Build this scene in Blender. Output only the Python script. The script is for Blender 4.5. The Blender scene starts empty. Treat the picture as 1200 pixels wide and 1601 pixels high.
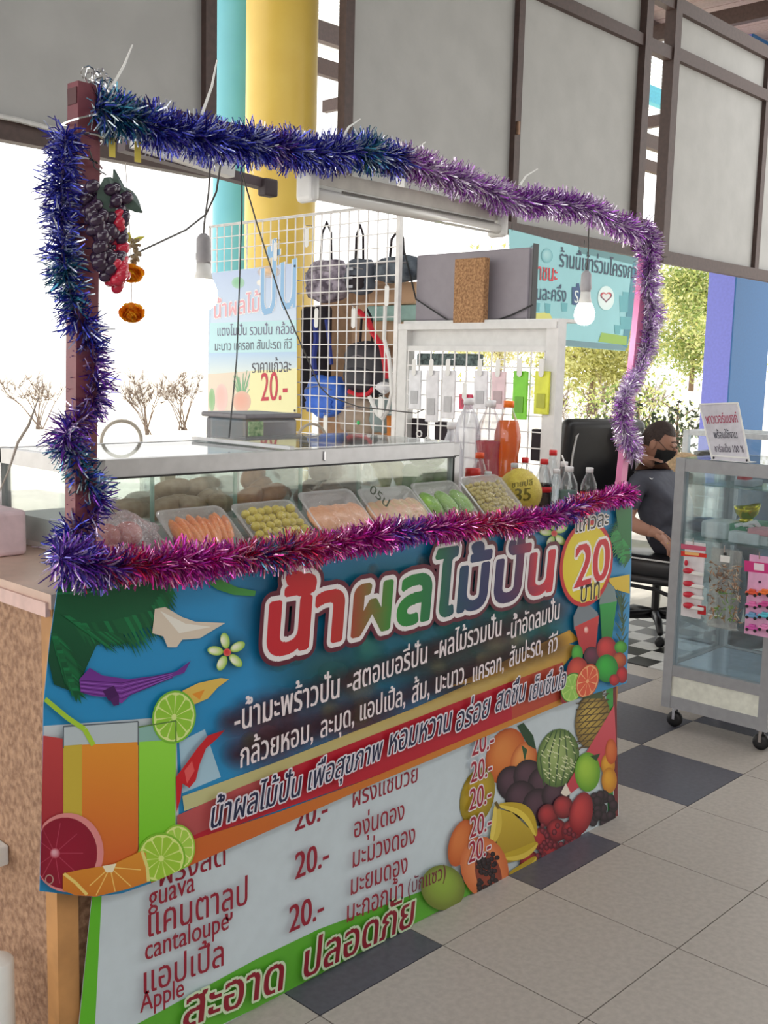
import bpy, bmesh, math, random, os
import numpy as np
from mathutils import Vector, Matrix, Euler
random.seed(7); rng = np.random.default_rng(11)
SC = bpy.context.scene
# ------------------------------------------------------------------ camera
FPX = 1662.176; EYE = 1.45
AX = np.array([[0.69136744, -0.07842699, 0.71823413], [-0.72206758, -0.10952249, 0.68309827], [0.02508944, -0.99088548, -0.13234987]])
cam = bpy.data.cameras.new('camera'); camo = bpy.data.objects.new('camera', cam); SC.collection.objects.link(camo)
R3 = Matrix([[AX[i][0], -AX[i][1], -AX[i][2]] for i in range(3)])
camo.matrix_world = Matrix.Translation((0, 0, EYE)) @ R3.to_4x4()
cam.sensor_fit = 'HORIZONTAL'; cam.sensor_width = 36; cam.lens = 36 * FPX / 1200
cam.clip_start = 0.05; cam.clip_end = 400
SC.camera = camo
# ------------------------------------------------------------------ light and exposure
SC.view_settings.view_transform = 'Standard'; SC.view_settings.look = 'None'
SC.view_settings.gamma = 1; SC.view_settings.use_curve_mapping = False
SC.view_settings.exposure = 0.0
SC.cycles.transparent_max_bounces = 24
SKY = 2.3
wd = bpy.data.worlds.new('sky'); wd.use_nodes = True; SC.world = wd
nt = wd.node_tree; bg = nt.nodes['Background']; bg.inputs[0].default_value = (1.0, 0.985, 0.96, 1); bg.inputs[1].default_value = SKY
sun = bpy.data.lights.new('sun', 'SUN'); sun.energy = 5.0; sun.angle = 0.02; sun.color = (1, .95, .85)
so = bpy.data.objects.new('sun', sun); SC.collection.objects.link(so); so.rotation_euler = Euler((math.radians(38), 0, math.radians(150)))
def area(name, loc, size, energy, col=(1, 1, 1), rot=(0, 0, 0)):
    l = bpy.data.lights.new(name, 'AREA'); l.shape = 'RECTANGLE'; l.size, l.size_y = size; l.energy = energy; l.color = col
    o = bpy.data.objects.new(name, l); SC.collection.objects.link(o); o.location = loc; o.rotation_euler = rot
    return o
area('hall_fill_light', (0.0, -1.5, 4.6), (6, 0.5), 60, (.96, .98, 1), (math.radians(15), 0, 0))  # overhead fill lights, added out of view to brighten the hall
area('hall_fill_light.001', (4.2, 1.0, 4.6), (6, 0.5), 50, (.96, .98, 1))
# ------------------------------------------------------------------ pixel to place
P0 = np.array([600., 800.5])
def ray(px, py): return AX @ np.array([(px - P0[0]) / FPX, (py - P0[1]) / FPX, 1.])
def Wz(px, py, z=0.0):
    r = ray(px, py); t = (z - EYE) / r[2]; return Vector((r[0] * t, r[1] * t, z))
def Wy(px, py, y):
    r = ray(px, py); t = y / r[1]; return Vector((r[0] * t, y, EYE + r[2] * t))
def Wx(px, py, x):
    r = ray(px, py); t = x / r[0]; return Vector((x, r[1] * t, EYE + r[2] * t))
def Wd(px, py, d):
    r = ray(px, py); return Vector((r[0] * d, r[1] * d, EYE + r[2] * d))
CR = Vector(AX[:, 0]); CD = Vector(AX[:, 2])
# ------------------------------------------------------------------ materials
def lin(c): return tuple(((v / 255) / 12.92 if v / 255 <= .04045 else ((v / 255 + .055) / 1.055) ** 2.4) for v in c)
MATS = {}
def mat(name, rgb, rough=.6, metal=0, noise=.08, scale=30, bump=0, emit=0, trans=0, alpha=1, spec=.5, rgb2=None, bscale=None, coat=0):
    if name in MATS: return MATS[name]
    m = bpy.data.materials.new(name); m.use_nodes = True; n = m.node_tree; b = n.nodes['Principled BSDF']
    c = lin(rgb); b.inputs['Roughness'].default_value = rough; b.inputs['Metallic'].default_value = metal
    b.inputs['Specular IOR Level'].default_value = spec; b.inputs['Coat Weight'].default_value = coat
    if noise or rgb2:
        t = n.nodes.new('ShaderNodeTexNoise'); t.inputs['Scale'].default_value = scale; t.inputs['Detail'].default_value = 4
        tc = n.nodes.new('ShaderNodeTexCoord'); n.links.new(tc.outputs['Object'], t.inputs['Vector'])
        r = n.nodes.new('ShaderNodeValToRGB'); n.links.new(t.outputs['Fac'], r.inputs[0])
        c2 = lin(rgb2) if rgb2 else tuple(min(1, v * (1 + noise)) for v in c); c1 = c if rgb2 else tuple(v * (1 - noise) for v in c)
        r.color_ramp.elements[0].position = .35; r.color_ramp.elements[1].position = .65
        r.color_ramp.elements[0].color = (*c1, 1); r.color_ramp.elements[1].color = (*c2, 1)
        n.links.new(r.outputs[0], b.inputs['Base Color'])
        if bump:
            t2 = n.nodes.new('ShaderNodeTexNoise'); t2.inputs['Scale'].default_value = bscale or scale; n.links.new(tc.outputs['Object'], t2.inputs['Vector'])
            bp = n.nodes.new('ShaderNodeBump'); bp.inputs['Strength'].default_value = bump; bp.inputs['Distance'].default_value = .01
            n.links.new(t2.outputs['Fac'], bp.inputs['Height']); n.links.new(bp.outputs[0], b.inputs['Normal'])
    else: b.inputs['Base Color'].default_value = (*c, 1)
    if emit: b.inputs['Emission Color'].default_value = (*c, 1); b.inputs['Emission Strength'].default_value = emit
    if alpha < 1: b.inputs['Alpha'].default_value = alpha
    if trans: b.inputs['Transmission Weight'].default_value = trans; b.inputs['IOR'].default_value = 1.3
    MATS[name] = m; return m
def attr_mat(name, rough=.5, metal=0, alpha=False, spec=.4, transl=0):
    m = bpy.data.materials.new(name); m.use_nodes = True; n = m.node_tree; b = n.nodes['Principled BSDF']
    a = n.nodes.new('ShaderNodeAttribute'); a.attribute_name = 'Col'
    n.links.new(a.outputs['Color'], b.inputs['Base Color']); b.inputs['Roughness'].default_value = rough; b.inputs['Metallic'].default_value = metal
    b.inputs['Specular IOR Level'].default_value = spec
    if alpha: n.links.new(a.outputs['Alpha'], b.inputs['Alpha'])
    if transl:
        tr = n.nodes.new('ShaderNodeBsdfTranslucent'); n.links.new(a.outputs['Color'], tr.inputs[0])
        mx = n.nodes.new('ShaderNodeMixShader'); mx.inputs[0].default_value = transl
        n.links.new(b.outputs[0], mx.inputs[1]); n.links.new(tr.outputs[0], mx.inputs[2]); n.links.new(mx.outputs[0], n.nodes['Material Output'].inputs[0])
    MATS[name] = m; return m
def glass(name, tint=(235, 245, 242), gl=.08, haze=0.0, hazecol=(235, 235, 235), rough=.03, bump=0, bscale=40):
    if name in MATS: return MATS[name]
    m = bpy.data.materials.new(name); m.use_nodes = True; n = m.node_tree; n.nodes.remove(n.nodes['Principled BSDF'])
    t = n.nodes.new('ShaderNodeBsdfTransparent'); t.inputs[0].default_value = (*lin(tint), 1)
    g = n.nodes.new('ShaderNodeBsdfGlossy'); g.inputs['Roughness'].default_value = rough
    lw = n.nodes.new('ShaderNodeLayerWeight'); lw.inputs[0].default_value = .3
    ad = n.nodes.new('ShaderNodeMath'); ad.operation = 'MULTIPLY_ADD'; ad.inputs[1].default_value = .5; ad.inputs[2].default_value = gl; ad.use_clamp = True
    n.links.new(lw.outputs['Fresnel'], ad.inputs[0])
    mx = n.nodes.new('ShaderNodeMixShader'); n.links.new(ad.outputs[0], mx.inputs[0]); n.links.new(t.outputs[0], mx.inputs[1]); n.links.new(g.outputs[0], mx.inputs[2])
    last = mx
    if bump:
        tx = n.nodes.new('ShaderNodeTexNoise'); tx.inputs['Scale'].default_value = bscale; tx.inputs['Distortion'].default_value = 2
        tc = n.nodes.new('ShaderNodeTexCoord'); n.links.new(tc.outputs['Object'], tx.inputs['Vector'])
        bp = n.nodes.new('ShaderNodeBump'); bp.inputs['Strength'].default_value = bump; bp.inputs['Distance'].default_value = .01
        n.links.new(tx.outputs['Fac'], bp.inputs['Height']); n.links.new(bp.outputs[0], g.inputs['Normal']); n.links.new(bp.outputs[0], lw.inputs['Normal'])
    if haze:
        d0 = n.nodes.new('ShaderNodeBsdfDiffuse'); d0.inputs[0].default_value = (*lin(hazecol), 1); d1 = n.nodes.new('ShaderNodeBsdfTranslucent'); d1.inputs[0].default_value = (*lin(hazecol), 1)
        d = n.nodes.new('ShaderNodeMixShader'); n.links.new(d0.outputs[0], d.inputs[1]); n.links.new(d1.outputs[0], d.inputs[2])
        m2 = n.nodes.new('ShaderNodeMixShader'); m2.inputs[0].default_value = haze; n.links.new(mx.outputs[0], m2.inputs[1]); n.links.new(d.outputs[0], m2.inputs[2]); last = m2
    n.links.new(last.outputs[0], n.nodes['Material Output'].inputs[0]); MATS[name] = m; return m
PRINT = attr_mat('vinyl_print', .42, 0, True, .35)
TINSEL = attr_mat('tinsel_foil', .22, .7, False, 1.0)
LEAF = attr_mat('leaf', .6, 0, False, .3, .4)
FRUIT = attr_mat('fruit_skin', .4, 0, False, .5)
WHITE = mat('white_paint', (232, 232, 228), .5); WPL = mat('white_plastic', (235, 235, 232), .4, noise=.02)
ALU = mat('aluminium', (188, 188, 190), .38, .75, noise=.05); BLK = mat('black_plastic', (24, 24, 27), .45)
BROWN = mat('brown_steel', (70, 52, 48), .55, 0, noise=.15); POSTM = mat('maroon_paint', (122, 62, 72), .4, .1, noise=.12)
PINK = mat('pink_paint', (226, 134, 178), .45, 0, noise=.05); GLASS = glass('clear_glass', (248, 253, 252), .04, .02)
FILM = glass('cling_film', (253, 253, 253), .03, .05, (245, 245, 245), .12, .8, 60); WIRE = mat('white_wire', (236, 234, 232), .4)
CORD = mat('grey_cord', (90, 88, 86), .6); CHROME = mat('chrome', (215, 215, 218), .15, 1)
# ------------------------------------------------------------------ mesh helpers
class B:
    def __init__(s): s.v = []; s.f = []; s.c = []; s.cur = (1, 1, 1, 1); s.m = []; s.mi = 0
    def col(s, rgb, a=1): s.cur = (*lin(rgb), a); return s
    def add(s, vs, fs, cols=None):
        o = len(s.v); s.v += [tuple(p) for p in vs]; s.f += [tuple(i + o for i in f) for f in fs]
        s.c += cols if cols else [s.cur] * len(vs); s.m += [s.mi] * len(fs); return s
    def box(s, a, b, M=None):
        x0, y0, z0 = a; x1, y1, z1 = b
        vs = [Vector(p) for p in ((x0,y0,z0),(x1,y0,z0),(x1,y1,z0),(x0,y1,z0),(x0,y0,z1),(x1,y0,z1),(x1,y1,z1),(x0,y1,z1))]
        if M: vs = [M @ p for p in vs]
        return s.add(vs, [(0,3,2,1),(4,5,6,7),(0,1,5,4),(1,2,6,5),(2,3,7,6),(3,0,4,7)])
    def rbox(s, a, b, r=.01, M=None, n=3):
        # rounded box: superellipsoid-like grid
        c = [(a[i] + b[i]) / 2 for i in range(3)]; h = [abs(b[i] - a[i]) / 2 for i in range(3)]
        bm = bmesh.new(); bmesh.ops.create_cube(bm, size=2)
        for v in bm.verts: v.co = Vector((v.co[0] * h[0], v.co[1] * h[1], v.co[2] * h[2]))
        bmesh.ops.bevel(bm, geom=bm.edges[:], offset=min(r, min(h) * .95), segments=n, affect='EDGES', profile=.5)
        bm.verts.ensure_lookup_table(); bm.verts.index_update()
        vs = [v.co + Vector(c) for v in bm.verts]
        if M: vs = [M @ p for p in vs]
        s.add(vs, [[v.index for v in f.verts] for f in bm.faces]); bm.free(); return s
    def bar(s, p, q, w, h=None, up=Vector((0, 0, 1))):
        p, q = Vector(p), Vector(q); h = h or w; d = (q - p).normalized()
        if abs(d.dot(up)) > .98: up = Vector((0, 1, 0))
        x = d.cross(up).normalized(); z = x.cross(d).normalized()
        vs = [e + x * (i * w / 2) + z * (j * h / 2) for e in (p, q) for i, j in ((-1,-1),(1,-1),(1,1),(-1,1))]
        return s.add(vs, [(0,1,2,3),(7,6,5,4),(0,4,5,1),(1,5,6,2),(2,6,7,3),(3,7,4,0)])
    def tube(s, pts, r, n=6, cap=True):
        pts = [Vector(p) for p in pts]; rs = r if isinstance(r, (list, tuple)) else [r] * len(pts)
        vs = []; t0 = (pts[1] - pts[0]).normalized(); a = t0.orthogonal().normalized()
        for i, p in enumerate(pts):
            t = ((pts[min(i+1, len(pts)-1)] - pts[max(i-1, 0)])).normalized()
            a = (a - t * a.dot(t)).normalized(); b_ = t.cross(a)
            vs += [p + (a * math.cos(2*math.pi*k/n) + b_ * math.sin(2*math.pi*k/n)) * rs[i] for k in range(n)]
        fs = [(i*n+k, i*n+(k+1) % n, (i+1)*n+(k+1) % n, (i+1)*n+k) for i in range(len(pts)-1) for k in range(n)]
        if cap: fs += [tuple(reversed(range(n))), tuple(range((len(pts)-1)*n, len(pts)*n))]
        return s.add(vs, fs)
    def lathe(s, prof, n=20, o=(0, 0, 0), M=None, cols=None):
        vs = []; cc = []
        for j, (r, z) in enumerate(prof):
            for k in range(n):
                p = Vector((o[0] + r * math.cos(2*math.pi*k/n), o[1] + r * math.sin(2*math.pi*k/n), o[2] + z))
                vs.append(M @ p if M else p); cc.append((*lin(cols[j]), 1) if cols else s.cur)
        m = len(prof)
        fs = [(j*n+k, j*n+(k+1) % n, (j+1)*n+(k+1) % n, (j+1)*n+k) for j in range(m-1) for k in range(n)]
        fs += [tuple(reversed(range(n))), tuple(range((m-1)*n, m*n))]
        return s.add(vs, fs, cc)
    def ball(s, c, r, nu=12, nv=8, M=None, fn=None, colfn=None):
        r = (r, r, r) if not isinstance(r, (tuple, list)) else r; vs = []; cc = []
        for j in range(nv + 1):
            th = math.pi * j / nv
            for k in range(nu):
                ph = 2*math.pi*k/nu; d = Vector((math.sin(th)*math.cos(ph), math.sin(th)*math.sin(ph), math.cos(th)))
                q = fn(d) if fn else 1
                p = Vector((d[0]*r[0]*q, d[1]*r[1]*q, d[2]*r[2]*q)); p = (M @ p if M else p) + Vector(c)
                vs.append(p); cc.append((*lin(colfn(d)), 1) if colfn else s.cur)
        fs = [(j*nu+k, (j+1)*nu+k, (j+1)*nu+(k+1) % nu, j*nu+(k+1) % nu) for j in range(nv) for k in range(nu)]
        return s.add(vs, fs, cc)
    def prism(s, poly, ex):
        poly = [Vector(p) for p in poly]; ex = Vector(ex); n = len(poly)
        return s.add(poly + [p + ex for p in poly], [tuple(range(n)), tuple(reversed(range(n, 2*n)))] + [(i, i+n, (i+1) % n + n, (i+1) % n) for i in range(n)])
    def sheet(s, fn, nu, nv):
        return s.add([fn(i/nu, j/nv) for j in range(nv+1) for i in range(nu+1)], [(j*(nu+1)+i, j*(nu+1)+i+1, (j+1)*(nu+1)+i+1, (j+1)*(nu+1)+i) for j in range(nv) for i in range(nu)])
    def build(s, name, m=None, parent=None, smooth=False, label=None, cat=None, group=None, kind=None, fix=True):
        me = bpy.data.meshes.new(name); me.from_pydata(s.v, [], s.f)
        if fix and len(s.f) < 6000:
            bm = bmesh.new(); bm.from_mesh(me); bmesh.ops.recalc_face_normals(bm, faces=bm.faces); bm.to_mesh(me); bm.free()
        ca = me.color_attributes.new('Col', 'FLOAT_COLOR', 'POINT'); ca.data.foreach_set('color', np.array(s.c, dtype=np.float32).ravel())
        ms = m if isinstance(m, (list, tuple)) else [m]
        for q in ms: me.materials.append(q)
        if len(ms) > 1: me.polygons.foreach_set('material_index', s.m)
        if smooth: me.polygons.foreach_set('use_smooth', [True] * len(me.polygons))
        return link(name, me, parent, label, cat, group, kind, smooth)
def link(name, me, parent=None, label=None, cat=None, group=None, kind=None, smooth=False):
    o = bpy.data.objects.new(name, me); SC.collection.objects.link(o)
    if parent is not None: o.parent = parent; o.matrix_parent_inverse = parent.matrix_world.inverted() if parent.type == 'EMPTY' and parent.location.length == 0 else Matrix()
    tag(o, label, cat, group, kind); return o
def tag(o, label=None, cat=None, group=None, kind=None):
    for k, v in (('label', label), ('category', cat), ('group', group), ('kind', kind)):
        if v: o[k] = v
    return o
def thing(name, label, cat, group=None, loc=(0, 0, 0), rz=0):
    o = bpy.data.objects.new(name, None); SC.collection.objects.link(o); o.location = loc; o.rotation_euler = (0, 0, rz); o.empty_display_size = .05
    return tag(o, label, cat, group)
def copy_tree(o, parent=None, **kw):
    c = o.copy(); SC.collection.objects.link(c); c.parent = parent
    for ch in o.children: copy_tree(ch, c)
    for k, v in kw.items(): c[k] = v
    return c
DG = bpy.context.evaluated_depsgraph_get
_tc = {}
def glyph_rows(body, rows=44):
    """scanline runs (nonzero winding) of a line of writing: list of (y, [(xa, xb), ...]) in em units"""
    k = (body, rows)
    if k in _tc: return _tc[k]
    c = bpy.data.curves.new('lettering', 'FONT'); c.body = body; c.resolution_u = 5; c.fill_mode = 'NONE'
    o = bpy.data.objects.new('lettering_tmp', c); lc = bpy.data.collections.new('tmp'); SC.collection.children.link(lc); lc.objects.link(o)
    me = bpy.data.meshes.new_from_object(o.evaluated_get(DG()))
    V = np.array([v.co[:2] for v in me.vertices]); E = np.array([e.vertices[:] for e in me.edges])
    # a closing edge is stored low-high: put every edge in its outline's own order
    flip = (E[:, 1] - E[:, 0]) > 1; E[flip] = E[flip][:, ::-1]
    bpy.data.objects.remove(o); bpy.data.collections.remove(lc); bpy.data.meshes.remove(me)
    A, Bq = V[E[:, 0]], V[E[:, 1]]; h = 1 / rows; out = []
    for j in range(int(math.floor(V[:, 1].min() / h)), int(math.ceil(V[:, 1].max() / h)) + 1):
        y = (j + .5) * h + 1e-7; m = (A[:, 1] > y) != (Bq[:, 1] > y)
        if not m.any(): out.append((y, [])); continue
        a_, b_ = A[m], Bq[m]; xs = a_[:, 0] + (y - a_[:, 1]) / (b_[:, 1] - a_[:, 1]) * (b_[:, 0] - a_[:, 0]); w = np.where(b_[:, 1] > a_[:, 1], 1, -1)
        o_ = np.argsort(xs); n = 0; runs = []; st0 = None
        for x, ww in zip(xs[o_], w[o_]):
            if n == 0: st0 = x
            n += ww
            if n == 0: runs.append((st0, x))
        out.append((y, runs))
    _tc[k] = (h, out, V[:, 0].min(), V[:, 0].max()); return _tc[k]
def fat_rows(body, rx, ry, rows):
    """the same runs grown by an ellipse, as rectangles (x0, x1, y0, y1) that never overlap"""
    h, R_, x0, x1 = glyph_rows(body, rows); Q_ = []; n = int(math.ceil(ry / h)) if ry > 0 else 0
    ys = {round(y / h - .5): r for y, r in R_}; lo, hi = min(ys) - n, max(ys) + n
    for j in range(lo, hi + 1):
        iv = []
        for d in range(-n, n + 1):
            r = ys.get(j + d)
            if r:
                e = rx * math.sqrt(max(0, 1 - (abs(d) * h / ry) ** 2)) if ry > 0 else 0
                if ry > 0 and abs(d) * h > ry: continue
                iv += [(a - e, b + e) for a, b in r]
        iv.sort(); cur = None
        for a, b in iv:
            if cur and a <= cur[1]: cur[1] = max(cur[1], b)
            else:
                if cur: Q_.append((cur[0], cur[1], j * h, (j + 1) * h))
                cur = [a, b]
        if cur: Q_.append((cur[0], cur[1], j * h, (j + 1) * h))
    return np.array(Q_), x0, x1
def write(body, A, Bp, parent, rgb, nrm, up=None, k=1.25, lay=0.0, off=0.0, name='lettering', outline=(), label=None, slant=0.0, colfn=None, rows=44):
    """lettering between world points A and Bp on their plane; nrm points at the reader; outline = ((width m, rgb), ...) widest first"""
    A, Bp, nrm = Vector(A), Vector(Bp), Vector(nrm).normalized(); h, _r, x0, x1 = glyph_rows(body, rows)
    d = Bp - A; s_ = d.length / (x1 - x0); d.normalize(); up = Vector(up).normalized() if up is not None else Vector((0, 0, 1))
    D, U_, N, AA = (np.array(q) for q in (d, up, nrm, A))
    def put(w, rgbc, ly, nm, lb):
        Qr, _a, _b = fat_rows(body, w / s_, w / (s_ * k), rows)
        X = np.stack([Qr[:, 0], Qr[:, 1], Qr[:, 1], Qr[:, 0]], 1).ravel(); Y = np.stack([Qr[:, 2], Qr[:, 2], Qr[:, 3], Qr[:, 3]], 1).ravel()
        px = (X - x0) * s_; py = Y * s_ * k; px = px + py * slant
        Pt = AA + np.outer(px, D) + np.outer(py, U_) + ly * N; b = B(); b.v = Pt.tolist(); b.f = np.arange(len(Pt)).reshape(-1, 4).tolist(); b.m = [0] * len(b.f)
        b.c = [(*lin(colfn(t)), 1) for t in np.clip(px / (x1 - x0) / s_, 0, 1)] if (colfn and rgbc is None) else [(*lin(rgbc or rgb), 1)] * len(Pt)
        return b.build(nm, PRINT, parent, label=lb, fix=False)
    for w, oc in outline: put(w + off * s_ * .6, oc, lay, name + '_outline', None); lay += 2.2e-4
    return put(off * s_ * .6, None if colfn else rgb, lay, name, label)
# ================================================================== SETTING
TILEL = mat('floor_tile_light', (171, 164, 157), .4, noise=.07, scale=60, spec=.3); TILED = mat('floor_tile_dark', (84, 84, 94), .34, spec=.35, noise=.1, scale=60)
TILEK = mat('small_tile_black', (26, 26, 28), .4, spec=.25, noise=.1); TILEW = mat('small_tile_white', (205, 205, 202), .4, spec=.25, noise=.05)
GRND = mat('concrete', (205, 200, 190), .9, noise=.08, scale=3)
floor = B().box((-8, -8, -.12), (5.77, 5.4, -.012)).build('floor', mat('grout', (120, 114, 108), .8), kind='structure')
B().box((-60, 5.4, -.25), (120, 130, -.13)).build('ground', GRND, kind='structure')
B().box((5.77, -8, -.25), (60, 5.4, -.002)).build('ground.001', GRND, kind='structure')
PX, X0, Y0 = .427, 1.537, 1.622
def tmesh(name, s, m):
    b = B(); g = .0016; k = 0
    b.add([(g, g, -.011), (s-g, g+k*s, -.011), (s-g, s-g+k*s, -.011), (g, s-g, -.011), (g, g, 0), (s-g, g+k*s, 0), (s-g, s-g+k*s, 0), (g, s-g, 0)], [(4,5,6,7),(0,1,5,4),(1,2,6,5),(2,3,7,6),(3,0,4,7)])
    me = bpy.data.meshes.new(name); me.from_pydata(b.v, [], b.f); me.materials.append(m); return me
ML, MD, MK, MW = tmesh('floor_tile', PX, TILEL), tmesh('floor_tile_dark', PX, TILED), tmesh('small_tile', .15, TILEK), tmesh('small_tile_white', .15, TILEW)
LASTT = [None]
def ptile(x, y, me):
    o = bpy.data.objects.new('tile', me); SC.collection.objects.link(o); o.parent = floor; o.location = (x, y, 0); LASTT[0] = o
rest = B()
SX, SY = 4.71, 2.615
for i in range(-9, 18):
    for j in range(-14, 8):
        x = X0 + i * PX; y = Y0 + j * PX
        dark = j >= 0 and (i + j) % 2 == 0
        edge = x > 4.5 and y > 2.0
        if edge and x > 4.6: continue
        if y > 5.3: continue
        if x > 5.5: continue
        vis = False
        for cx, cy in ((0, 0), (PX, 0), (0, PX), (PX, PX), (PX/2, PX/2)):
            q = Vector((x + cx, y + cy, -EYE)); dd = q.dot(CD)
            if dd > .3:
                u = 600 + FPX * q.dot(CR) / dd; v = 800 + FPX * q.dot(Vector(AX[:, 1])) / dd
                if -40 < u < 1240 and 500 < v < 1640: vis = True
        if edge:
            ptile(x, y, ML); LASTT[0].scale = (.4, 1, 1); continue
        if vis: ptile(x, y, MD if dark else ML)
        else:
            g = .0016; k = 0; s = PX
            rest.add([(x+g, y+g, 0), (x+s-g, y+g+k*s, 0), (x+s-g, y+s-g+k*s, 0), (x+g, y+s-g, 0)], [(0,1,2,3)])
rest.build('distant_tiles', TILEL, floor, kind='stuff')
for i in range(0, 7):
    for j in range(-4, 17):
        x = SX + i * .15; y = SY + j * .147
        if y > 5.1: continue
        ptile(x, y, MK if (i + j) % 2 == 0 else MW)
# hanging boards in a brown steel frame
YB = 4.7
BOARD = mat('grey_board', (168, 168, 167), .7, noise=.05, scale=4, bump=.15, bscale=12)
wb = thing('wall_back', None, None); wb['kind'] = 'structure'
def rail(p, q, w, dep=.07): B().bar(p, q, dep, w).build('steel_rail', BROWN, wb)
def rect_px(pts, name, m, th, dy=0):
    P = [Wy(x, y, YB + dy) for x, y in pts]
    B().prism(P, (0, th, 0)).build(name, m, wb)
def board(x0, x1, z0, z1): B().box((x0, YB + .012, z0), (x1, YB + .035, z1)).build('board_panel', BOARD, wb)
def vert(x, w, z0=2.48, z1=4.6, dep=.06): B().box((x - w/2, YB - dep/2, z0), (x + w/2, YB + dep/2, z1)).build('steel_post', BROWN, wb)
zb = 2.46
def xa(px, py): return Wy(px, py, YB).x
xL1 = xa(325, 80); xR0 = xa(541, 100); xm1 = xa(806, 150); xm2 = xa(1001, 150); xg = xa(1046, 150); xe = xa(1193, 200)
def zat(px, py): return Wy(px, py, YB).z
ztop = zat(1110, 37); zmid = zat(935, 33); zmid2 = zat(1130, 120)
board(-2.0, xL1, zb, 5.2); rail((-2, YB, zb + .02), (xL1, YB, zb + .02), .1); vert(xL1, .07, zb - .02, 5.2)
rail((-2, YB, 5.2), (xL1, YB, 5.2), .08); vert(xa(-200, 100), .06, zb, 5.2)
vert(xR0, .07, zb, 5.2); rail((xR0, YB, zb), (xm2, YB, zb), .08); board(xR0, xm2, zb, 5.2)
vert(xm1, .065, zb, 5.2); vert(xm2, .1, zb, 5.2, .1); rail((xm1, YB, zmid), (xm2, YB, zmid), .09); rail((xR0, YB, 5.2), (xm2, YB, 5.2), .08)
vert(xg, .1, zb, ztop + .05, .1); rail((xm2, YB, ztop), (14, YB, ztop), .11); rail((xg, YB, zb), (14, YB, zb), .1)
rail((xg, YB, zmid2), (14, YB, zmid2), .1); rail((xm2, YB, zat(1030, 78)), (xg, YB, zat(1030, 78)), .1)
board(xg, 14, zb, ztop)
for k in range(0, 4): vert(xe + k * (xe - xg), .085, zb, ztop)
lk = B(); P_ = Wy(810, 200, YB - .04); lk.rbox(P_ - Vector((.012, .01, .045)), P_ + Vector((.012, .01, .045)), .006).build('latch', mat('rusty', (140, 110, 90), .6, .4), wb)
# cable along the bottom of the left board
B().tube([Wy(-20, 178, YB - .06), Wy(30, 188, YB - .06), Wy(70, 199, YB - .06), Wy(110, 205, YB - .06), Wy(160, 212, YB - .06)], .012, 6).build('power_cable', mat('white_cable', (200, 200, 198), .5), label='pale cable sagging along the bottom of the left board', cat='cable')
# columns
def column(name, px0, px1, y, label, rgb, rgb2=None):
    a, b_ = Wy(px0, 150, y), Wy(px1, 150, y); c = (a + b_) / 2; r = (b_ - a).length / 2 * .72
    t = thing('concrete_column', label, 'column', None, (c.x, y, 0))
    B().lathe([(r*1.15, 0), (r*1.15, .12), (r, .14)], 40).build('base_collar', mat(name + '_c', tuple(int(v * .8) for v in rgb), .5), t, True)
    B().lathe([(r, .14), (r, 1.6), (r, 3.2), (r, 5.45)], 48).build('shaft', mat(name + '_p', rgb, .38, noise=.06, scale=3, rgb2=rgb2), t, True)
column('concrete_column', 380, 496, 5.08, 'yellow round concrete column rising behind the wire grid', (234, 202, 96), (226, 190, 84))
column('concrete_column_', 328, 434, 5.75, 'turquoise round column just left of the yellow column', (112, 194, 208), (104, 186, 202))
# blue square pillar on the right
xc = Wy(1157, 350, 6.5).x; yf = Wx(1113, 350, xc).y
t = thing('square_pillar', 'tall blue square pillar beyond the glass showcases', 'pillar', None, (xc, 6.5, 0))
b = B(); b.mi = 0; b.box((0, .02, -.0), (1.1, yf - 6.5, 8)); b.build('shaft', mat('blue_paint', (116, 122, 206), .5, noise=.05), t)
B().box((.002, 0, -.0), (1.1, .0195, 8)).build('front_panel', mat('teal_face_shade', (24, 92, 148), .5, noise=.05), t)  # front face shade set into a darker teal colour on a thin added sheet
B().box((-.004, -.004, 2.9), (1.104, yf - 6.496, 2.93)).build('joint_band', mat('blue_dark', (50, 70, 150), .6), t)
# canopy roof beyond the boards
ROOF = mat('roof_sheet', (150, 130, 128), .6, noise=.1); SKYL = mat('skylight_sheet', (240, 245, 248), .5, trans=.0, noise=.02)
cr = thing('ceiling_canopy', None, None); cr['kind'] = 'structure'
b = B()
for i in range(60):
    x = 2 + i * .3; b.box((x, 5.0, 5.8), (x + .28, 7.2, 5.83)); b.box((x + .1, 5.0, 5.83), (x + .18, 7.2, 5.87))
b.build('roof_sheets', ROOF, cr, kind='stuff')
b = B()
for i in range(46):
    y = 7.25 + i * .12; b.box((2, y, 6.3), (30, y + .05, 6.32))
b.build('skylight_strips', SKYL, cr, kind='stuff')
for y, z, m in ((5.4, 5.55, BROWN), (7.2, 5.7, BROWN), (8.6, 5.5, mat('turquoise_beam', (90, 190, 205), .5)), (10.5, 5.6, BROWN), (12.5, 5.9, BROWN)):
    B().box((2, y, z), (30, y + .12, z + .24)).build('roof_beam', m, cr)
for x in (4.6, 8.2, 12.0, 16.0): B().box((x, 5.0, 5.5), (x + .1, 13, 5.68)).build('roof_purlin', BROWN, cr)
# hall ceiling and far side behind the viewer
B().box((-8, -8, 5.25), (9.5, 5.0, 5.35)).build('ceiling', mat('ceiling_sheet', (150, 148, 145), .8), kind='structure')
B().box((-8.2, -8.2, 0), (9.5, -8, 5.25)).build('wall_front', mat('hall_wall', (170, 168, 160), .8), kind='structure')
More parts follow.
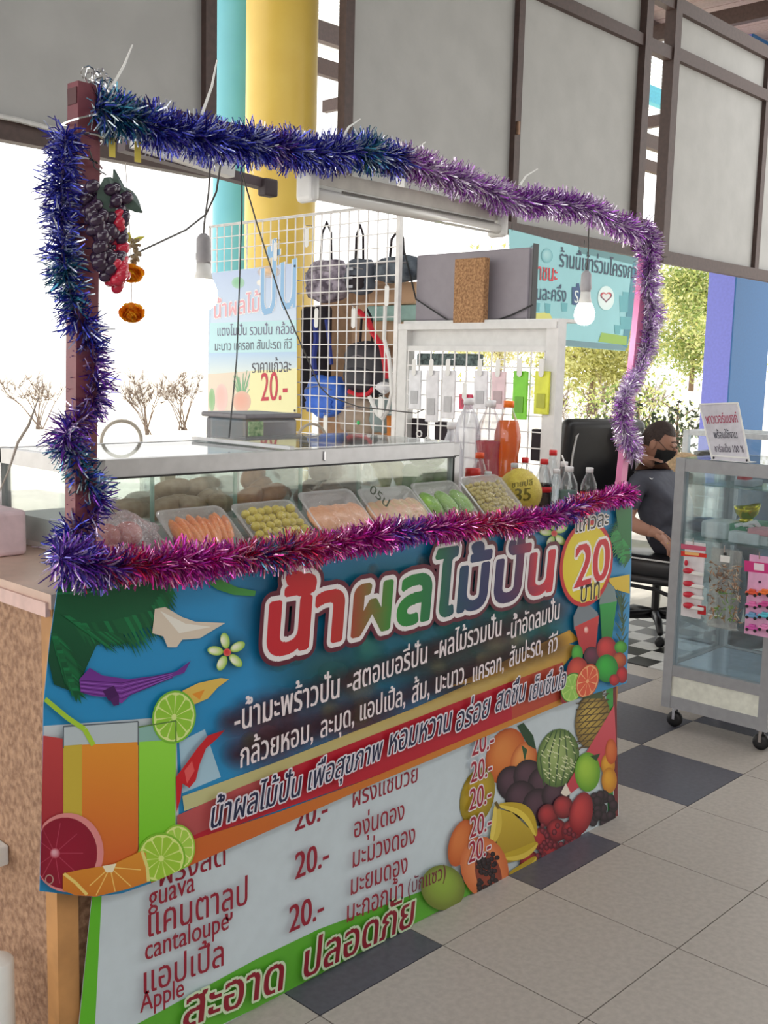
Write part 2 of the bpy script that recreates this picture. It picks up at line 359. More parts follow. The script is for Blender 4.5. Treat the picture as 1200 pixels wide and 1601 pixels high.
# ------------------------------------------------------------------ outdoors
def bare_shrub(px, py, d, h, w, seed, label, dens=9):
    rn = random.Random(seed); base = Wd(px, py, d); base.z = -.13
    t = thing('bare_shrub', label, 'shrub', 'bare shrubs across the bright yard', tuple(base)); b = B()
    for i in range(dens):
        a = rn.random() * 6.28; p = Vector((rn.uniform(-.1, .1), rn.uniform(-.1, .1), 0)); tip = Vector((math.cos(a) * w * rn.uniform(.2, 1), math.sin(a) * w * .6, h * rn.uniform(.6, 1)))
        mid = p.lerp(tip, .5) + Vector((0, 0, .1)); b.tube([p, mid, tip], [.016, .010, .005], 4)
        for j in range(6):
            s = mid.lerp(tip, rn.random()); e = s + Vector((rn.uniform(-.35, .35), rn.uniform(-.2, .2), rn.uniform(.05, .35))); b.tube([s, (s+e)/2 + Vector((0, 0, .03)), e], [.007, .006, .004], 3)
            for q in range(7):
                e2 = e + Vector((rn.uniform(-.18, .18), rn.uniform(-.1, .1), rn.uniform(0, .18))); b.tube([s.lerp(e, .6), e2], [.005, .003], 3)
    b.build('branches', mat('twig', (120, 104, 92), .9), t)
shr = [(60, 672, 25, 1.15, .9, 'bare shrub far left, seen left of the maroon post'), (232, 668, 24, 1.1, .6, 'bare shrub seen between the maroon post and the cart lid'), (285, 668, 26, 1.2, .7, 'bare shrub just left of the faded price poster'),
       (895, 655, 25, 1.1, .9, 'bare shrub left of the chair back, beyond the yard'), (945, 650, 27, 1.2, .8, 'bare shrub above the black chair back'), (1010, 650, 28, 1.3, .8, 'bare shrub above the seated man')]
for i, (a, b_, c, h, w, l) in enumerate(shr): bare_shrub(a, b_, c, h, w, i + 3, l)
def tree(name, px, dist, base_z, h, wid, seed, label, cols, cat='tree', n=2600, sz=.12, trunk=.12, low=.25):
    rn = np.random.default_rng(seed); p = Wd(px, 600, dist); t = thing(name, label, cat, None, (p.x, p.y, base_z))
    b = B(); b.tube([(0, 0, 0), (.05, 0, h * .3), (.1, .05, h * .6), (0, 0, h * .85)], [trunk, trunk * .8, trunk * .5, trunk * .2], 8)
    for k in range(7):
        a = k * 2.4; b.tube([(0, 0, h * (.25 + .08 * k)), (math.cos(a) * wid * .4, math.sin(a) * wid * .4, h * (.4 + .08 * k))], [trunk * .4, trunk * .1], 5)
    b.build('trunk', mat('bark', (120, 98, 80), .9), t)
    nb = 26; cen = np.c_[rn.normal(0, .6, (nb, 2)) * wid, rn.uniform(low, .95, nb) * h]; V = []; F = []; C = []
    for i in range(n * 6 if dist > 30 else n):
        c = cen[rn.integers(nb)] + rn.normal(0, .2, 3) * wid; u = rn.normal(size=3); u /= np.linalg.norm(u); w = np.cross(u, rn.normal(size=3)); w /= np.linalg.norm(w); s = sz * rn.uniform(.5, 1)
        if c[2] < .05: continue
        o = len(V); V += [tuple(c - u * s), tuple(c + w * s * .4), tuple(c + u * s), tuple(c - w * s * .4)]; F.append((o, o+1, o+2, o+3)); cc = (*lin(cols[rn.integers(len(cols))]), 1); C += [cc] * 4
    q = B(); q.v, q.f, q.c, q.m = V, F, C, [0] * len(F); q.build('foliage', LEAF, t, kind='stuff', fix=False)
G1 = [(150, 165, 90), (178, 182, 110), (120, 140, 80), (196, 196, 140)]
B().prism([(5, 34, -.13), (60, 34, -.13), (60, 60, 1.6), (5, 60, 1.6)], (0, 4, -.2)).build('ground.002', GRND, kind='structure')
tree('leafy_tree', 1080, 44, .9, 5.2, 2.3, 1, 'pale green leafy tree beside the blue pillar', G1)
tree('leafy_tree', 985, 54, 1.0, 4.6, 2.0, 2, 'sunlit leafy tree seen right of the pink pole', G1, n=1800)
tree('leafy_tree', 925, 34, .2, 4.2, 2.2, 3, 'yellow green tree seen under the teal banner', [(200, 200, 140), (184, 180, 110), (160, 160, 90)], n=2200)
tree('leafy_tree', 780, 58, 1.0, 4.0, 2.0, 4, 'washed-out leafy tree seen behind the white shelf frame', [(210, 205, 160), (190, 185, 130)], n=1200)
if 0: tree('leafy_tree', 20, 60, 1.0, 7, 3.0, 5, 'washed-out leafy tree far left in the bright yard', [(225, 222, 200), (214, 208, 180)], n=900, sz=.2)
if 0: tree('leafy_tree', 240, 64, 1.0, 8, 3.4, 6, 'washed-out leafy tree seen behind the marigold flowers', [(228, 225, 205), (214, 210, 184)], n=900, sz=.2)
tree('dark_shrub', 1062, 17, -.1, 1.35, .8, 8, 'dark leafy shrub behind the seated man', [(60, 72, 50), (84, 92, 60), (44, 52, 40)], 'shrub', 1100, .07, .04, .1)
tree('low_hedge', 1000, 23, -.1, 1.4, 1.0, 9, 'low pale hedge behind the bare shrubs', G1, 'hedge', 900, .08, .04, .4)
# ================================================================== THE FRUIT STALL
YF = 1.748                       # counter front
XL, XR = .968, 2.965
OSB = mat('osb', (182, 144, 114), .75, rgb2=(138, 102, 78), scale=70, bump=.5, bscale=60)
WOOD = mat('pine', (190, 138, 84), .6, noise=.15, scale=12); WOODD = mat('brown_wood', (140, 92, 60), .6, noise=.15, scale=12)
st = thing('stall_counter', 'chipboard sided fruit stall counter with wooden corner legs', 'counter')
B().box((XL, YF + .045, .02), (XL + .018, 2.55, 1.0)).build('side_panel', OSB, st)
B().box((XR - .018, YF + .045, .02), (XR, 2.4, 1.0)).build('side_panel', OSB, st)
B().box((XL + .045, YF + .014, .03), (XR - .045, YF + .03, 1.0)).build('front_panel', OSB, st)
for x in (XL - .002, XR - .043):
    B().box((x, YF + .004, 0), (x + .045, YF + .045, 1.0)).build('leg', WOOD, st)
    B().box((x, 2.36, 0), (x + .045, 2.4, 1.0)).build('leg', WOODD, st)
B().box((XL - .006, YF, 1.0), (XR + .004, 2.56, 1.028)).build('counter_top', mat('counter_laminate', (206, 176, 160), .45, noise=.05), st)
B().box((XL - .012, YF + .01, .985), (XL - .0005, 2.76, 1.012)).build('edge_strip', mat('pinkish_strip', (214, 180, 172), .5), st)
CT = 1.028
# lower menu poster
YP = YF - .002
lp = thing('menu_poster', 'white price menu poster with green border, lower front of the stall', 'poster')
LS = 1.6e-4
def pv(px, py, lay=0): return Wy(px, py, YP - .0015 - lay * LS)
YU = YF - .016
def uv_(px, py, lay=0): return Wy(px, py, YU - .0012 - lay * LS)
class Art:
    """flat print: polygons in the plane of a sheet, in layers"""
    def __init__(s, fn, par): s.fn = fn; s.par = par; s.lay = 1; s.b = None; s.clip = lambda x, y: (x, y)
    def new(s): s.b = B(); s.lay += 1; return s
    def poly(s, pts, rgb, a=1, rgb2=None, vert=True, lay=None):
        pts = [s.clip(*p) for p in pts]
        vs = [s.fn(x, y, s.lay if lay is None else lay) for x, y in pts]
        if rgb2:
            k = 1 if vert else 0; lo = min(p[k] for p in pts); hi = max(p[k] for p in pts)
            cc = [(*lin([rgb[i] + (rgb2[i] - rgb[i]) * (p[k] - lo) / (hi - lo + 1e-6) for i in range(3)]), a) for p in pts]
        else: cc = [(*lin(rgb), a)] * len(pts)
        s.b.add(vs, [tuple(range(len(pts)))], cc); s.lay += .05; return s
    def blob(s, cx, cy, rx, ry, c0, c1, a0=1, a1=1, rot=0, n=22, rings=3, off=(-.25, -.3), wob=0, sd=0):
        rn = random.Random(sd); w = [1 + wob * rn.uniform(-1, 1) for _ in range(n)]; vs = []; cc = []
        ox, oy = off[0] * rx, off[1] * ry
        for j in range(rings + 1):
            q = j / rings
            for k in range(n):
                t = 2 * math.pi * k / n; ex, ey = rx * math.cos(t) * w[k], ry * math.sin(t) * w[k]
                x = cx + ox * (1 - q) + (ex * math.cos(rot) - ey * math.sin(rot)) * q; y = cy + oy * (1 - q) + (ex * math.sin(rot) + ey * math.cos(rot)) * q
                x, y = s.clip(x, y); vs.append(s.fn(x, y, s.lay)); qq = q * q
                cc.append((*lin([c0[i] + (c1[i] - c0[i]) * qq for i in range(3)]), a0 + (a1 - a0) * q))
        fs = [(j*n+k, j*n+(k+1) % n, (j+1)*n+(k+1) % n, (j+1)*n+k) for j in range(rings) for k in range(n)]
        s.b.add(vs, fs, cc); s.lay += .12; return s
    def line(s, pts, w, rgb, a=1, w2=None):
        m = len(pts)
        for i in range(m - 1):
            (x0, y0), (x1, y1) = pts[i], pts[i+1]; L = math.hypot(x1-x0, y1-y0) or 1; nx, ny = -(y1-y0)/L, (x1-x0)/L
            wa = w + ((w2 if w2 is not None else w) - w) * i / (m-1); wb_ = w + ((w2 if w2 is not None else w) - w) * (i+1) / (m-1)
            s.poly([(x0+nx*wa/2, y0+ny*wa/2), (x1+nx*wb_/2, y1+ny*wb_/2), (x1-nx*wb_/2, y1-ny*wb_/2), (x0-nx*wa/2, y0-ny*wa/2)], rgb, a)
        return s
    def done(s, name, label=None): s.lay = math.ceil(s.lay) + 0; o = s.b.build(name, PRINT, s.par, label=label, fix=False); return o
def quadpath(pts, w0, w1):  # tapered splash outline
    m = len(pts); up, dn = [], []
    for i, (x, y) in enumerate(pts):
        q = i / (m - 1); w = w0 * (1 - q) + w1 * q; up.append((x, y - w / 2)); dn.append((x, y + w / 2))
    return up + dn[::-1]
# ---- lower poster sheet
low = [(146, 1380), (960, 1060), (967, 1278), (702, 1429), (353, 1600), (112, 1712)]
def sheet_prism(name, pts, y, par, m, th=.0012):
    return B().col((255, 255, 255)).prism([Wy(px, py, y) for px, py in pts], (0, th, 0)).build(name, m, par)
sheet_prism('vinyl_sheet', low, YP - .0012, lp, mat('vinyl_white', (205, 218, 226), .4, noise=.02))
A = Art(pv, lp)
def fr(x, x0, y0, x1, y1): return y0 + (y1 - y0) * (x - x0) / (x1 - x0)
A.new().poly([(146, 1380), (152, 1378), (140, 1690), (113, 1708)], (96, 180, 40), rgb2=(110, 190, 50)).poly([(112, 1711), (114, 1655), (235, 1590), (400, 1500), (500, 1452), (660, 1393), (760, 1372), (755, 1402), (702, 1428), (353, 1599)], (96, 176, 52)).poly([(147, 1380), (160, 1376), (146, 1650), (118, 1680)], (100, 190, 44))
A.poly([(947, 1066), (958, 1062), (958, 1282), (950, 1286)], (60, 160, 70)).poly([(958, 1062), (963, 1060), (966, 1278), (960, 1281)], (120, 40, 44)).done('printed_border', 'green printed border')
A.new()
A.blob(790, 1182, 30, 45, (226, 140, 70), (190, 84, 30), rot=.3).blob(818, 1190, 20, 32, (236, 160, 90), (190, 90, 40), rot=.3).done('printed_oranges')
A.new().poly([(808, 1135), (818, 1130), (833, 1150), (838, 1172), (825, 1165)], (30, 70, 40)).poly([(815, 1165), (824, 1172), (820, 1190)], (40, 84, 50)).done('printed_leaves')
A.new().blob(746, 1245, 26, 46, (214, 180, 60), (150, 130, 30), rot=.25).done('printed_mango')
A.new()
for c, r in (((800, 1225), 24), ((826, 1215), 24), ((850, 1228), 26), ((815, 1250), 26), ((842, 1262), 26), ((868, 1245), 22)): A.blob(*c, r, r * 1.15, (90, 62, 76), (30, 18, 26))
A.done('printed_mangosteens')
A.new().blob(872, 1185, 33, 46, (170, 190, 120), (80, 110, 50), rot=.15)
for k in range(-2, 3): A.line([(872 + k * 6 + 4, 1142), (872 + k * 14, 1185), (868 + k * 9, 1228)], 2, (60, 90, 50))
for k in range(70):
    a, r = random.random() * 6.28, random.random() ** .5; A.line([(872 + 29 * r * math.cos(a), 1185 + 41 * r * math.sin(a)), (876 + 29 * r * math.cos(a), 1188 + 41 * r * math.sin(a))], 1.6, (214, 220, 176))
A.done('printed_melon')
A.new().blob(926, 1126, 27, 44, (200, 170, 80), (120, 96, 40), rot=.15)
for k in range(-4, 6):
    A.line([(900, 1120 + k * 10), (952, 1100 + k * 10 + 14)], 1.6, (84, 66, 34)).line([(900 + 4, 1112 + k * 9 + 16), (950, 1092 + k * 9 - 8)], 1.6, (84, 66, 34))
A.poly([(905, 1092), (912, 1078), (925, 1084), (940, 1076), (942, 1092)], (70, 90, 50)).done('printed_pineapple')
A.new().poly([(880, 1236), (905, 1195), (960, 1102), (963, 1170), (925, 1215), (890, 1242)], (214, 90, 100), rgb2=(196, 60, 76)).poly([(876, 1240), (884, 1224), (892, 1240), (884, 1246)], (235, 225, 210)).done('printed_watermelon')
A.new().blob(918, 1207, 20, 31, (170, 210, 70), (90, 150, 30)).poly([(922, 1182), (938, 1178), (932, 1190)], (30, 70, 30)).done('printed_green_apple')
A.new().blob(950, 1196, 11, 18, (230, 170, 50), (190, 120, 30)).blob(952, 1220, 12, 20, (230, 170, 50), (190, 120, 30)).blob(955, 1175, 9, 20, (220, 120, 60), (190, 80, 30)).done('printed_loquats')
A.new()
for k in range(26): A.blob(random.uniform(926, 960), fr(0, 0, 1262, 1, 1262) + random.uniform(-20, 25) - 0, 7, 8, (70, 50, 60), (18, 12, 16), n=10, rings=2)
A.done('printed_dark_grapes')
A.new()
for c in ((856, 1275), (880, 1262), (905, 1270), (870, 1298), (845, 1312), (893, 1300), (828, 1348), (860, 1330)): A.blob(*c, 16, 18, (190, 60, 64), (96, 24, 32))
A.blob(908, 1272, 18, 34, (210, 70, 70), (130, 24, 34), rot=.2)
for k in range(50): A.blob(random.uniform(840, 900), random.uniform(1290, 1350), 4, 5, (170, 70, 80), (80, 24, 34), n=8, rings=1)
A.done('printed_red_apples')
A.new()
def crescent(p0, p1, bulge, w, c1, c2):
    (x0, y0), (x1, y1) = p0, p1; dx, dy = x1 - x0, y1 - y0; L_n = math.hypot(dx, dy); nx, ny = -dy / L_n, dx / L_n; o, i_, m_ = [], [], []
    for k in range(13):
        q = k / 12; a = math.sin(math.pi * q); bx, by = x0 + dx * q + nx * bulge * a, y0 + dy * q + ny * bulge * a; ww = w * (.22 + .78 * a ** .6)
        o.append((bx + nx * ww, by + ny * ww)); i_.append((bx - nx * ww, by - ny * ww)); m_.append((bx - nx * ww * .1, by - ny * ww * .1))
    for k in range(12):
        A.poly([o[k], o[k+1], m_[k+1], m_[k]], c1); A.poly([m_[k], m_[k+1], i_[k+1], i_[k]], c2)
A.poly([(776, 1264), (800, 1270), (832, 1300), (838, 1320), (812, 1345), (788, 1350), (776, 1320)], (206, 178, 58), rgb2=(170, 140, 44))
crescent((768, 1322), (776, 1258), 4, 8, (216, 190, 76), (232, 208, 96)); crescent((838, 1306), (780, 1258), 16, 10, (196, 166, 44), (230, 204, 80)); crescent((840, 1318), (784, 1340), -6, 9, (200, 172, 50), (228, 202, 84)); crescent((838, 1340), (796, 1368), -4, 8, (190, 160, 46), (220, 194, 74))
A.line([(774, 1254), (780, 1264)], 5, (110, 90, 40)).done('printed_bananas')
A.new().blob(720, 1318, 18, 38, (222, 130, 70), (190, 90, 40), rot=.3).blob(757, 1357, 37, 50, (236, 150, 100), (206, 110, 60), rot=-.25).blob(763, 1366, 20, 36, (150, 70, 50), (130, 60, 46), rot=-.25)
for k in range(60): A.blob(763 + random.uniform(-16, 16), 1366 + random.uniform(-32, 32), 4, 4, (70, 56, 60), (20, 14, 18), n=8, rings=1)
A.done('printed_papaya')
A.new().blob(692, 1388, 34, 36, (150, 180, 70), (110, 120, 50), rot=-.5, off=(0, -.4)).done('printed_green_mango')
SCR = (150, 30, 50)
def lw(body, x0, y0, x1, y1, k=1.3, off=.016, rgb=SCR, name='menu_lettering', outline=(), L=None, slant=0.0, label=None):
    L = A.lay + 2 if L is None else L
    write(body, pv(x0, y0, 0), pv(x1, y1, 0), lp, rgb, (0, -1, 0), k=k, lay=L * LS, off=off, name=name, outline=outline, slant=slant, label=label)
lw('ฝรั่งสด', 250, 1386, 352, 1352, 1.2, L=2)
lw('guava', 228, 1418, 300, 1391, 1.35); lw('แคนตาลูป', 228, 1463, 382, 1411, 1.35); lw('cantaloupe', 223, 1499, 353, 1450, 1.35)
lw('แอปเปิ้ล', 221, 1552, 345, 1507, 1.3); lw('Apple', 215, 1581, 283, 1554, 1.35)
lw('20.-', 461, 1300, 511, 1279, 1.25, .035, L=2); lw('20.-', 457, 1373, 509, 1350, 1.3, .035); lw('20.-', 448, 1456, 501, 1432, 1.3, .035)
lw('ฝรั่งแช่บ๊วย', 551, 1263, 652, 1222, 1.25, L=2); lw('องุ่นดอง', 549, 1309, 627, 1279, 1.35); lw('มะม่วงดอง', 547, 1355, 644, 1316, 1.4)
lw('มะยมดอง', 544, 1398, 632, 1362, 1.4); lw('มะกอกน้ำ', 538, 1440, 625, 1403, 1.4); lw('(บักแซว)', 633, 1397, 692, 1371, 1.3, .005, (120, 40, 60))
for (x0, y0, x1, y1) in ((733, 1181, 767, 1167), (731, 1223, 764, 1210), (729, 1266, 763, 1252), (730, 1309, 763, 1295), (728, 1348, 762, 1333)):
    lw('20.-', x0, y0, x1, y1, 1.35, .02, (160, 30, 54), outline=((.0035, (235, 225, 230)),))
lw('สะอาด', 282, 1606, 436, 1545, 1.05, .03, (140, 30, 46), 'slogan_lettering', ((.006, (205, 225, 190)),), slant=.1)
lw('ปลอดภัย', 470, 1528, 640, 1445, 1.1, .03, (140, 30, 46), 'slogan_lettering', ((.006, (205, 225, 190)),), slant=.1)
# ---- upper banner
ub = thing('juice_banner', 'blue printed fruit juice banner hung across the upper front of the stall', 'banner')
edge = [(94, 893), (988, 775), (986, 900), (979, 1068), (880, 1100), (760, 1151), (583, 1226), (440, 1290), (307, 1349), (236, 1381), (190, 1397), (148, 1402), (118, 1400), (62, 1393), (66, 1250), (68, 1100), (78, 1000)]
sheet_prism('vinyl_sheet', edge, YU - .0012, ub, mat('vinyl_blue', (30, 142, 200), .4, noise=.03, scale=3))
U = Art(uv_, ub)
def lft(y):
    ks = [(893, 94), (1000, 78), (1100, 68), (1250, 66), (1393, 62)]
    for (a, xa_), (b_, xb_) in zip(ks, ks[1:]):
        if y <= b_: return xa_ + (xb_ - xa_) * (y - a) / (b_ - a)
    return 62
def bot(x): return np.interp(x, [62, 118, 148, 190, 236, 307, 440, 583, 760, 880, 979], [1393, 1400, 1402, 1397, 1381, 1349, 1290, 1226, 1151, 1100, 1068])
U.clip = lambda x, y: (max(lft(y), min(x, 987 - max(0, (y - 900)) * .045)), min(y, bot(x)))
# counter scene in the print: pale ledge, sand and the dim fruit montage
U.new().poly([(68, 1135), (275, 1120), (280, 1300), (66, 1330)], (205, 216, 222)).poly([(280, 1160), (320, 1140), (345, 1215), (285, 1240)], (170, 205, 225)).done('printed_ledge')
U.new()
for cx, cy, rx, ry, c, a in ((430, 960, 70, 90, (40, 84, 110), .7), (520, 1050, 130, 90, (40, 96, 96), .9), (640, 930, 190, 80, (26, 110, 104), .9), (800, 960, 110, 90, (30, 120, 116), .9), (700, 1030, 180, 80, (36, 104, 100), .95), (420, 1150, 90, 80, (96, 60, 70), .95), (560, 1130, 160, 60, (92, 60, 64), .9), (740, 1050, 150, 60, (70, 66, 70), .9), (850, 1000, 60, 70, (30, 110, 110), .8)):
    U.blob(cx, cy, rx, ry, c, c, a, 0, off=(0, 0), rings=4)
U.done('printed_dim_montage')
U.new()
for k in range(34):
    x = random.uniform(400, 860); y = fr(x, 400, 960, 860, 900) + random.uniform(-50, 90); r = random.uniform(10, 30); c = random.choice([(46, 130, 110), (30, 90, 96), (70, 90, 100), (40, 110, 90), (80, 70, 84), (50, 140, 130)])
    U.blob(x, y, r, r * 1.2, tuple(min(255, v + 25) for v in c), c, .55, .05, n=14)
for k in range(16):
    x = random.uniform(370, 860); y = fr(x, 370, 1150, 860, 1000) + random.uniform(-30, 40); r = random.uniform(14, 30); c = random.choice([(130, 80, 84), (110, 110, 80), (90, 60, 70), (140, 130, 96)])
    U.blob(x, y, r, r, tuple(min(255, v + 25) for v in c), c, .5, .05, n=14)
U.done('printed_montage_fruit')['kind'] = 'stuff'
U.new().poly([(285, 1245), (420, 1196), (640, 1110), (880, 1005), (905, 1010), (880, 1042), (640, 1138), (370, 1238), (288, 1268)], (206, 206, 150), .9, (206, 160, 70), vert=False).poly([(700, 1075), (890, 985), (905, 1000), (760, 1062)], (222, 170, 60), .9).done('printed_sand')
U.new().poly([(277, 1275), (370, 1233), (700, 1103), (880, 1035), (884, 1090), (650, 1188), (580, 1216), (307, 1312), (277, 1322)], (186, 30, 50)).poly([(277, 1275), (370, 1233), (420, 1214), (380, 1270), (277, 1318)], (214, 110, 110), .6).poly([(800, 1066), (880, 1035), (884, 1090), (800, 1125)], (220, 110, 80), .5).done('printed_red_band', 'red slogan band')
U.new().poly([(236, 1330), (307, 1311), (440, 1268), (583, 1215), (650, 1187), (884, 1090), (882, 1100), (650, 1198), (583, 1227), (440, 1291), (307, 1350), (236, 1382)], (206, 140, 50), rgb2=(206, 96, 44)).done('printed_gold_stripe')
# palm leaves
def frond(sp, ln, dirs, cols, w=5):
    m = len(sp)
    for i in range(m * 7):
        q = i / (m * 7 - 1) * (m - 1); k = min(int(q), m - 2); f = q - k; x = sp[k][0] + (sp[k+1][0] - sp[k][0]) * f; y = sp[k][1] + (sp[k+1][1] - sp[k][1]) * f
        for dx, dy in dirs:
            l_ = ln * (1 - .45 * abs(2 * (i / (m * 7 - 1)) - .8)) * random.uniform(.85, 1.1); c = random.choice(cols)
            U.poly([(x - w, y), (x + w, y), (x + dx * l_, y + dy * l_)], c)
GC = [(12, 104, 60), (18, 120, 70), (8, 84, 50), (16, 96, 56)]
U.new().poly([(94, 893), (278, 880), (262, 930), (236, 965), (195, 985), (150, 1010), (132, 1050), (122, 1085), (84, 1070), (74, 1030)], (12, 100, 58), rgb2=(8, 70, 46))
frond([(120, 975), (180, 970), (235, 955), (262, 915)], 52, [(.75, 1), (.5, 1.1)], GC); frond([(84, 990), (100, 1035), (118, 1080)], 44, [(.45, 1), (.9, .7), (.1, 1)], GC); frond([(100, 960), (140, 985), (185, 990)], 50, [(.9, .8)], GC)
U.line([(88, 928), (150, 925), (262, 900)], 3, (30, 140, 80)).done('printed_palm_leaf')
U.new().poly([(242, 952), (258, 949), (285, 965), (305, 972), (352, 974), (335, 984), (312, 998), (285, 1000), (276, 1012), (262, 1012), (255, 995), (238, 990)], (222, 208, 190)).poly([(250, 955), (290, 975), (330, 980), (280, 990)], (240, 236, 226)).done('printed_milk_splash')
U.new().poly([(322, 910), (345, 906), (370, 918), (400, 924), (398, 932), (365, 930), (340, 922)], (70, 150, 70)).done('printed_green_splash')
U.new().poly([(124, 1062), (140, 1044), (160, 1056), (200, 1062), (240, 1057), (275, 1050), (298, 1033), (288, 1052), (258, 1062), (232, 1075), (205, 1085), (190, 1100), (172, 1090), (145, 1088), (126, 1082)], (104, 44, 140), rgb2=(130, 60, 160))
for k in range(7): U.line([(126, 1064 + k * 3), (190, 1068 + k * 4), (270, 1052 + k * 1.2)], 1.2, (150, 90, 190) if k % 2 else (80, 24, 110))
U.poly([(160, 1080), (178, 1072), (186, 1088), (170, 1096)], (70, 20, 90)).poly([(172, 1094), (186, 1086), (186, 1102), (178, 1104)], (80, 30, 100)).done('printed_purple_splash')
def flower(cx, cy, r, sq=1.0):
    U.new().blob(cx, cy, r * 1.25, r * 1.35, (20, 50, 60), (20, 60, 80), .6, 0, off=(0, 0))
    for k in range(5):
        a = -1.75 + k * 2 * math.pi / 5; x, y = cx + math.cos(a) * r * .62 * sq, cy + math.sin(a) * r * .62
        U.blob(x, y, r * .42, r * .24, (250, 250, 235), (150, 200, 50), rot=a, off=(-.5, 0), n=16)
    U.blob(cx, cy, r * .2, r * .2, (220, 50, 60), (230, 120, 100)).done('printed_flower')
flower(355, 1020, 30); flower(866, 834, 24, .9)
def citrus(cx, cy, rx, ry, rind, pith, flesh, rot=0, nseg=10, arc=(0, 2 * math.pi)):
    U.blob(cx, cy, rx, ry, rind, rind, rot=rot, off=(0, 0), n=28, rings=1).blob(cx, cy, rx * .92, ry * .92, pith, pith, rot=rot, off=(0, 0), n=28, rings=1)
    for k in range(nseg):
        a0 = 2*math.pi*(k+.07)/nseg; a1 = 2*math.pi*(k+.93)/nseg; P = []
        for a, r in ((a0, .12), (a0, .8), (a0*.67+a1*.33, .86), (a0*.33+a1*.67, .86), (a1, .8), (a1, .12)):
            ex, ey = rx * r * math.cos(a), ry * r * math.sin(a); P.append((cx + ex*math.cos(rot) - ey*math.sin(rot), cy + ex*math.sin(rot) + ey*math.cos(rot)))
        U.poly(P, flesh)
    U.lay += .2
U.new().poly([(285, 1080), (310, 1068), (345, 1060), (358, 1062), (340, 1075), (325, 1092), (302, 1102)], (226, 190, 90)).poly([(300, 1085), (320, 1078), (312, 1094)], (230, 150, 50)).done('printed_yellow_splash')
U.new().poly([(66, 1150), (99, 1155), (99, 1370), (63, 1370)], (196, 70, 70), rgb2=(150, 26, 48)).done('printed_red_juice')
U.new().poly([(99, 1136), (216, 1128), (216, 1172), (99, 1176)], (196, 208, 214), .9).poly([(99, 1166), (216, 1160), (216, 1345), (150, 1375), (99, 1350)], (232, 150, 50), rgb2=(206, 90, 44)).poly([(99, 1166), (128, 1164), (128, 1350), (99, 1345)], (214, 190, 70), .85).line([(99, 1136), (216, 1128)], 2, (90, 100, 110)).line([(99, 1136), (99, 1170)], 2, (90, 100, 110)).line([(216, 1128), (216, 1165)], 2, (90, 100, 110)).done('printed_orange_juice_glass')
U.new().poly([(217, 1136), (275, 1126), (275, 1162), (217, 1166)], (150, 200, 190), .8).poly([(217, 1160), (275, 1156), (274, 1290), (217, 1330)], (150, 222, 70), rgb2=(120, 200, 40)).done('printed_lime_juice_glass')
U.new().line([(70, 1093), (105, 1122), (132, 1140), (146, 1165)], 8, (170, 210, 60)).done('printed_straw')
U.new(); citrus(272, 1121, 34, 42, (120, 190, 50), (220, 236, 150), (150, 205, 60), .2, 11); U.line([(216, 1137), (275, 1127), (275, 1160)], 2, (90, 130, 60)).done('printed_lime_slice')
U.new().poly([(276, 1270), (275, 1215), (290, 1195), (308, 1170), (325, 1150), (352, 1141), (338, 1156), (322, 1170), (312, 1195), (306, 1220), (296, 1232), (285, 1225), (282, 1250)], (200, 30, 40)).poly([(288, 1205), (300, 1190), (304, 1205), (292, 1225)], (226, 90, 90)).done('printed_red_splash')
U.new().blob(106, 1333, 56, 62, (226, 150, 150), (224, 140, 140), off=(0, 0), n=30, rings=1).blob(102, 1334, 50, 56, (150, 20, 50), (140, 20, 46), off=(0, 0), n=30, rings=1)
for k in range(9):
    a = k * .7; U.line([(86, 1334), (86 + 44 * math.cos(a), 1334 + 48 * math.sin(a))], 1.3, (176, 60, 84))
U.blob(86, 1334, 8, 8, (230, 180, 190), (180, 60, 80)).done('printed_grapefruit')
U.new(); citrus(278, 1325, 27, 36, (150, 200, 60), (226, 236, 150), (170, 214, 80), 0, 10); citrus(252, 1342, 38, 40, (130, 190, 50), (220, 236, 140), (160, 205, 60), .2, 11); U.done('printed_lime_slices')
U.new().poly([(98, 1366), (125, 1360), (175, 1352), (222, 1330), (228, 1334), (234, 1378), (200, 1390), (150, 1402), (118, 1400), (98, 1392)], (222, 150, 50), rgb2=(206, 120, 40))
for e in ((150, 1400), (180, 1394), (205, 1386), (220, 1360), (140, 1385)): U.line([(172, 1356), e], 1.6, (240, 200, 110))
U.poly([(160, 1354), (182, 1350), (176, 1364), (166, 1364)], (240, 230, 200)).line([(100, 1366), (118, 1380), (136, 1399)], 5, (236, 210, 120)).line([(222, 1331), (230, 1355), (232, 1378)], 5, (226, 220, 130)).done('printed_orange_wedge')
U.new().line([(77 + 6*math.cos(a/3), 1375 + 7*math.sin(a/3)) for a in range(20)], 1.8, (190, 150, 140)).done('grommet')
# right side of the print
U.new(); frond([(985, 800), (975, 830), (984, 870)], 40, [(-.8, .8), (-.9, .3), (-.5, 1)], [(20, 130, 60), (14, 100, 50), (30, 150, 70)], 5); U.poly([(962, 795), (988, 790), (986, 860), (966, 830)], (16, 112, 56)).done('printed_palm_leaf')
U.new().poly([(948, 905), (984, 898), (984, 928), (962, 922)], (222, 190, 60)).done('printed_sand')
U.new()
for k in range(26):
    x = 972 + random.uniform(-12, 10); y = 1000 - random.uniform(0, 80); U.line([(972, y + 15), (x, y)], 3, random.choice([(30, 70, 40), (50, 90, 60), (80, 100, 60)]), w2=1)
U.done('printed_pineapple_leaves')
U.new().poly([(896, 964), (905, 945), (920, 945), (934, 958), (936, 975), (897, 985)], (120, 130, 140)).poly([(898, 980), (936, 962), (930, 1025), (908, 1022)], (206, 60, 60), rgb2=(176, 40, 50)).blob(916, 985, 4, 6, (250, 220, 210), (206, 60, 60)).done('printed_red_smoothie')
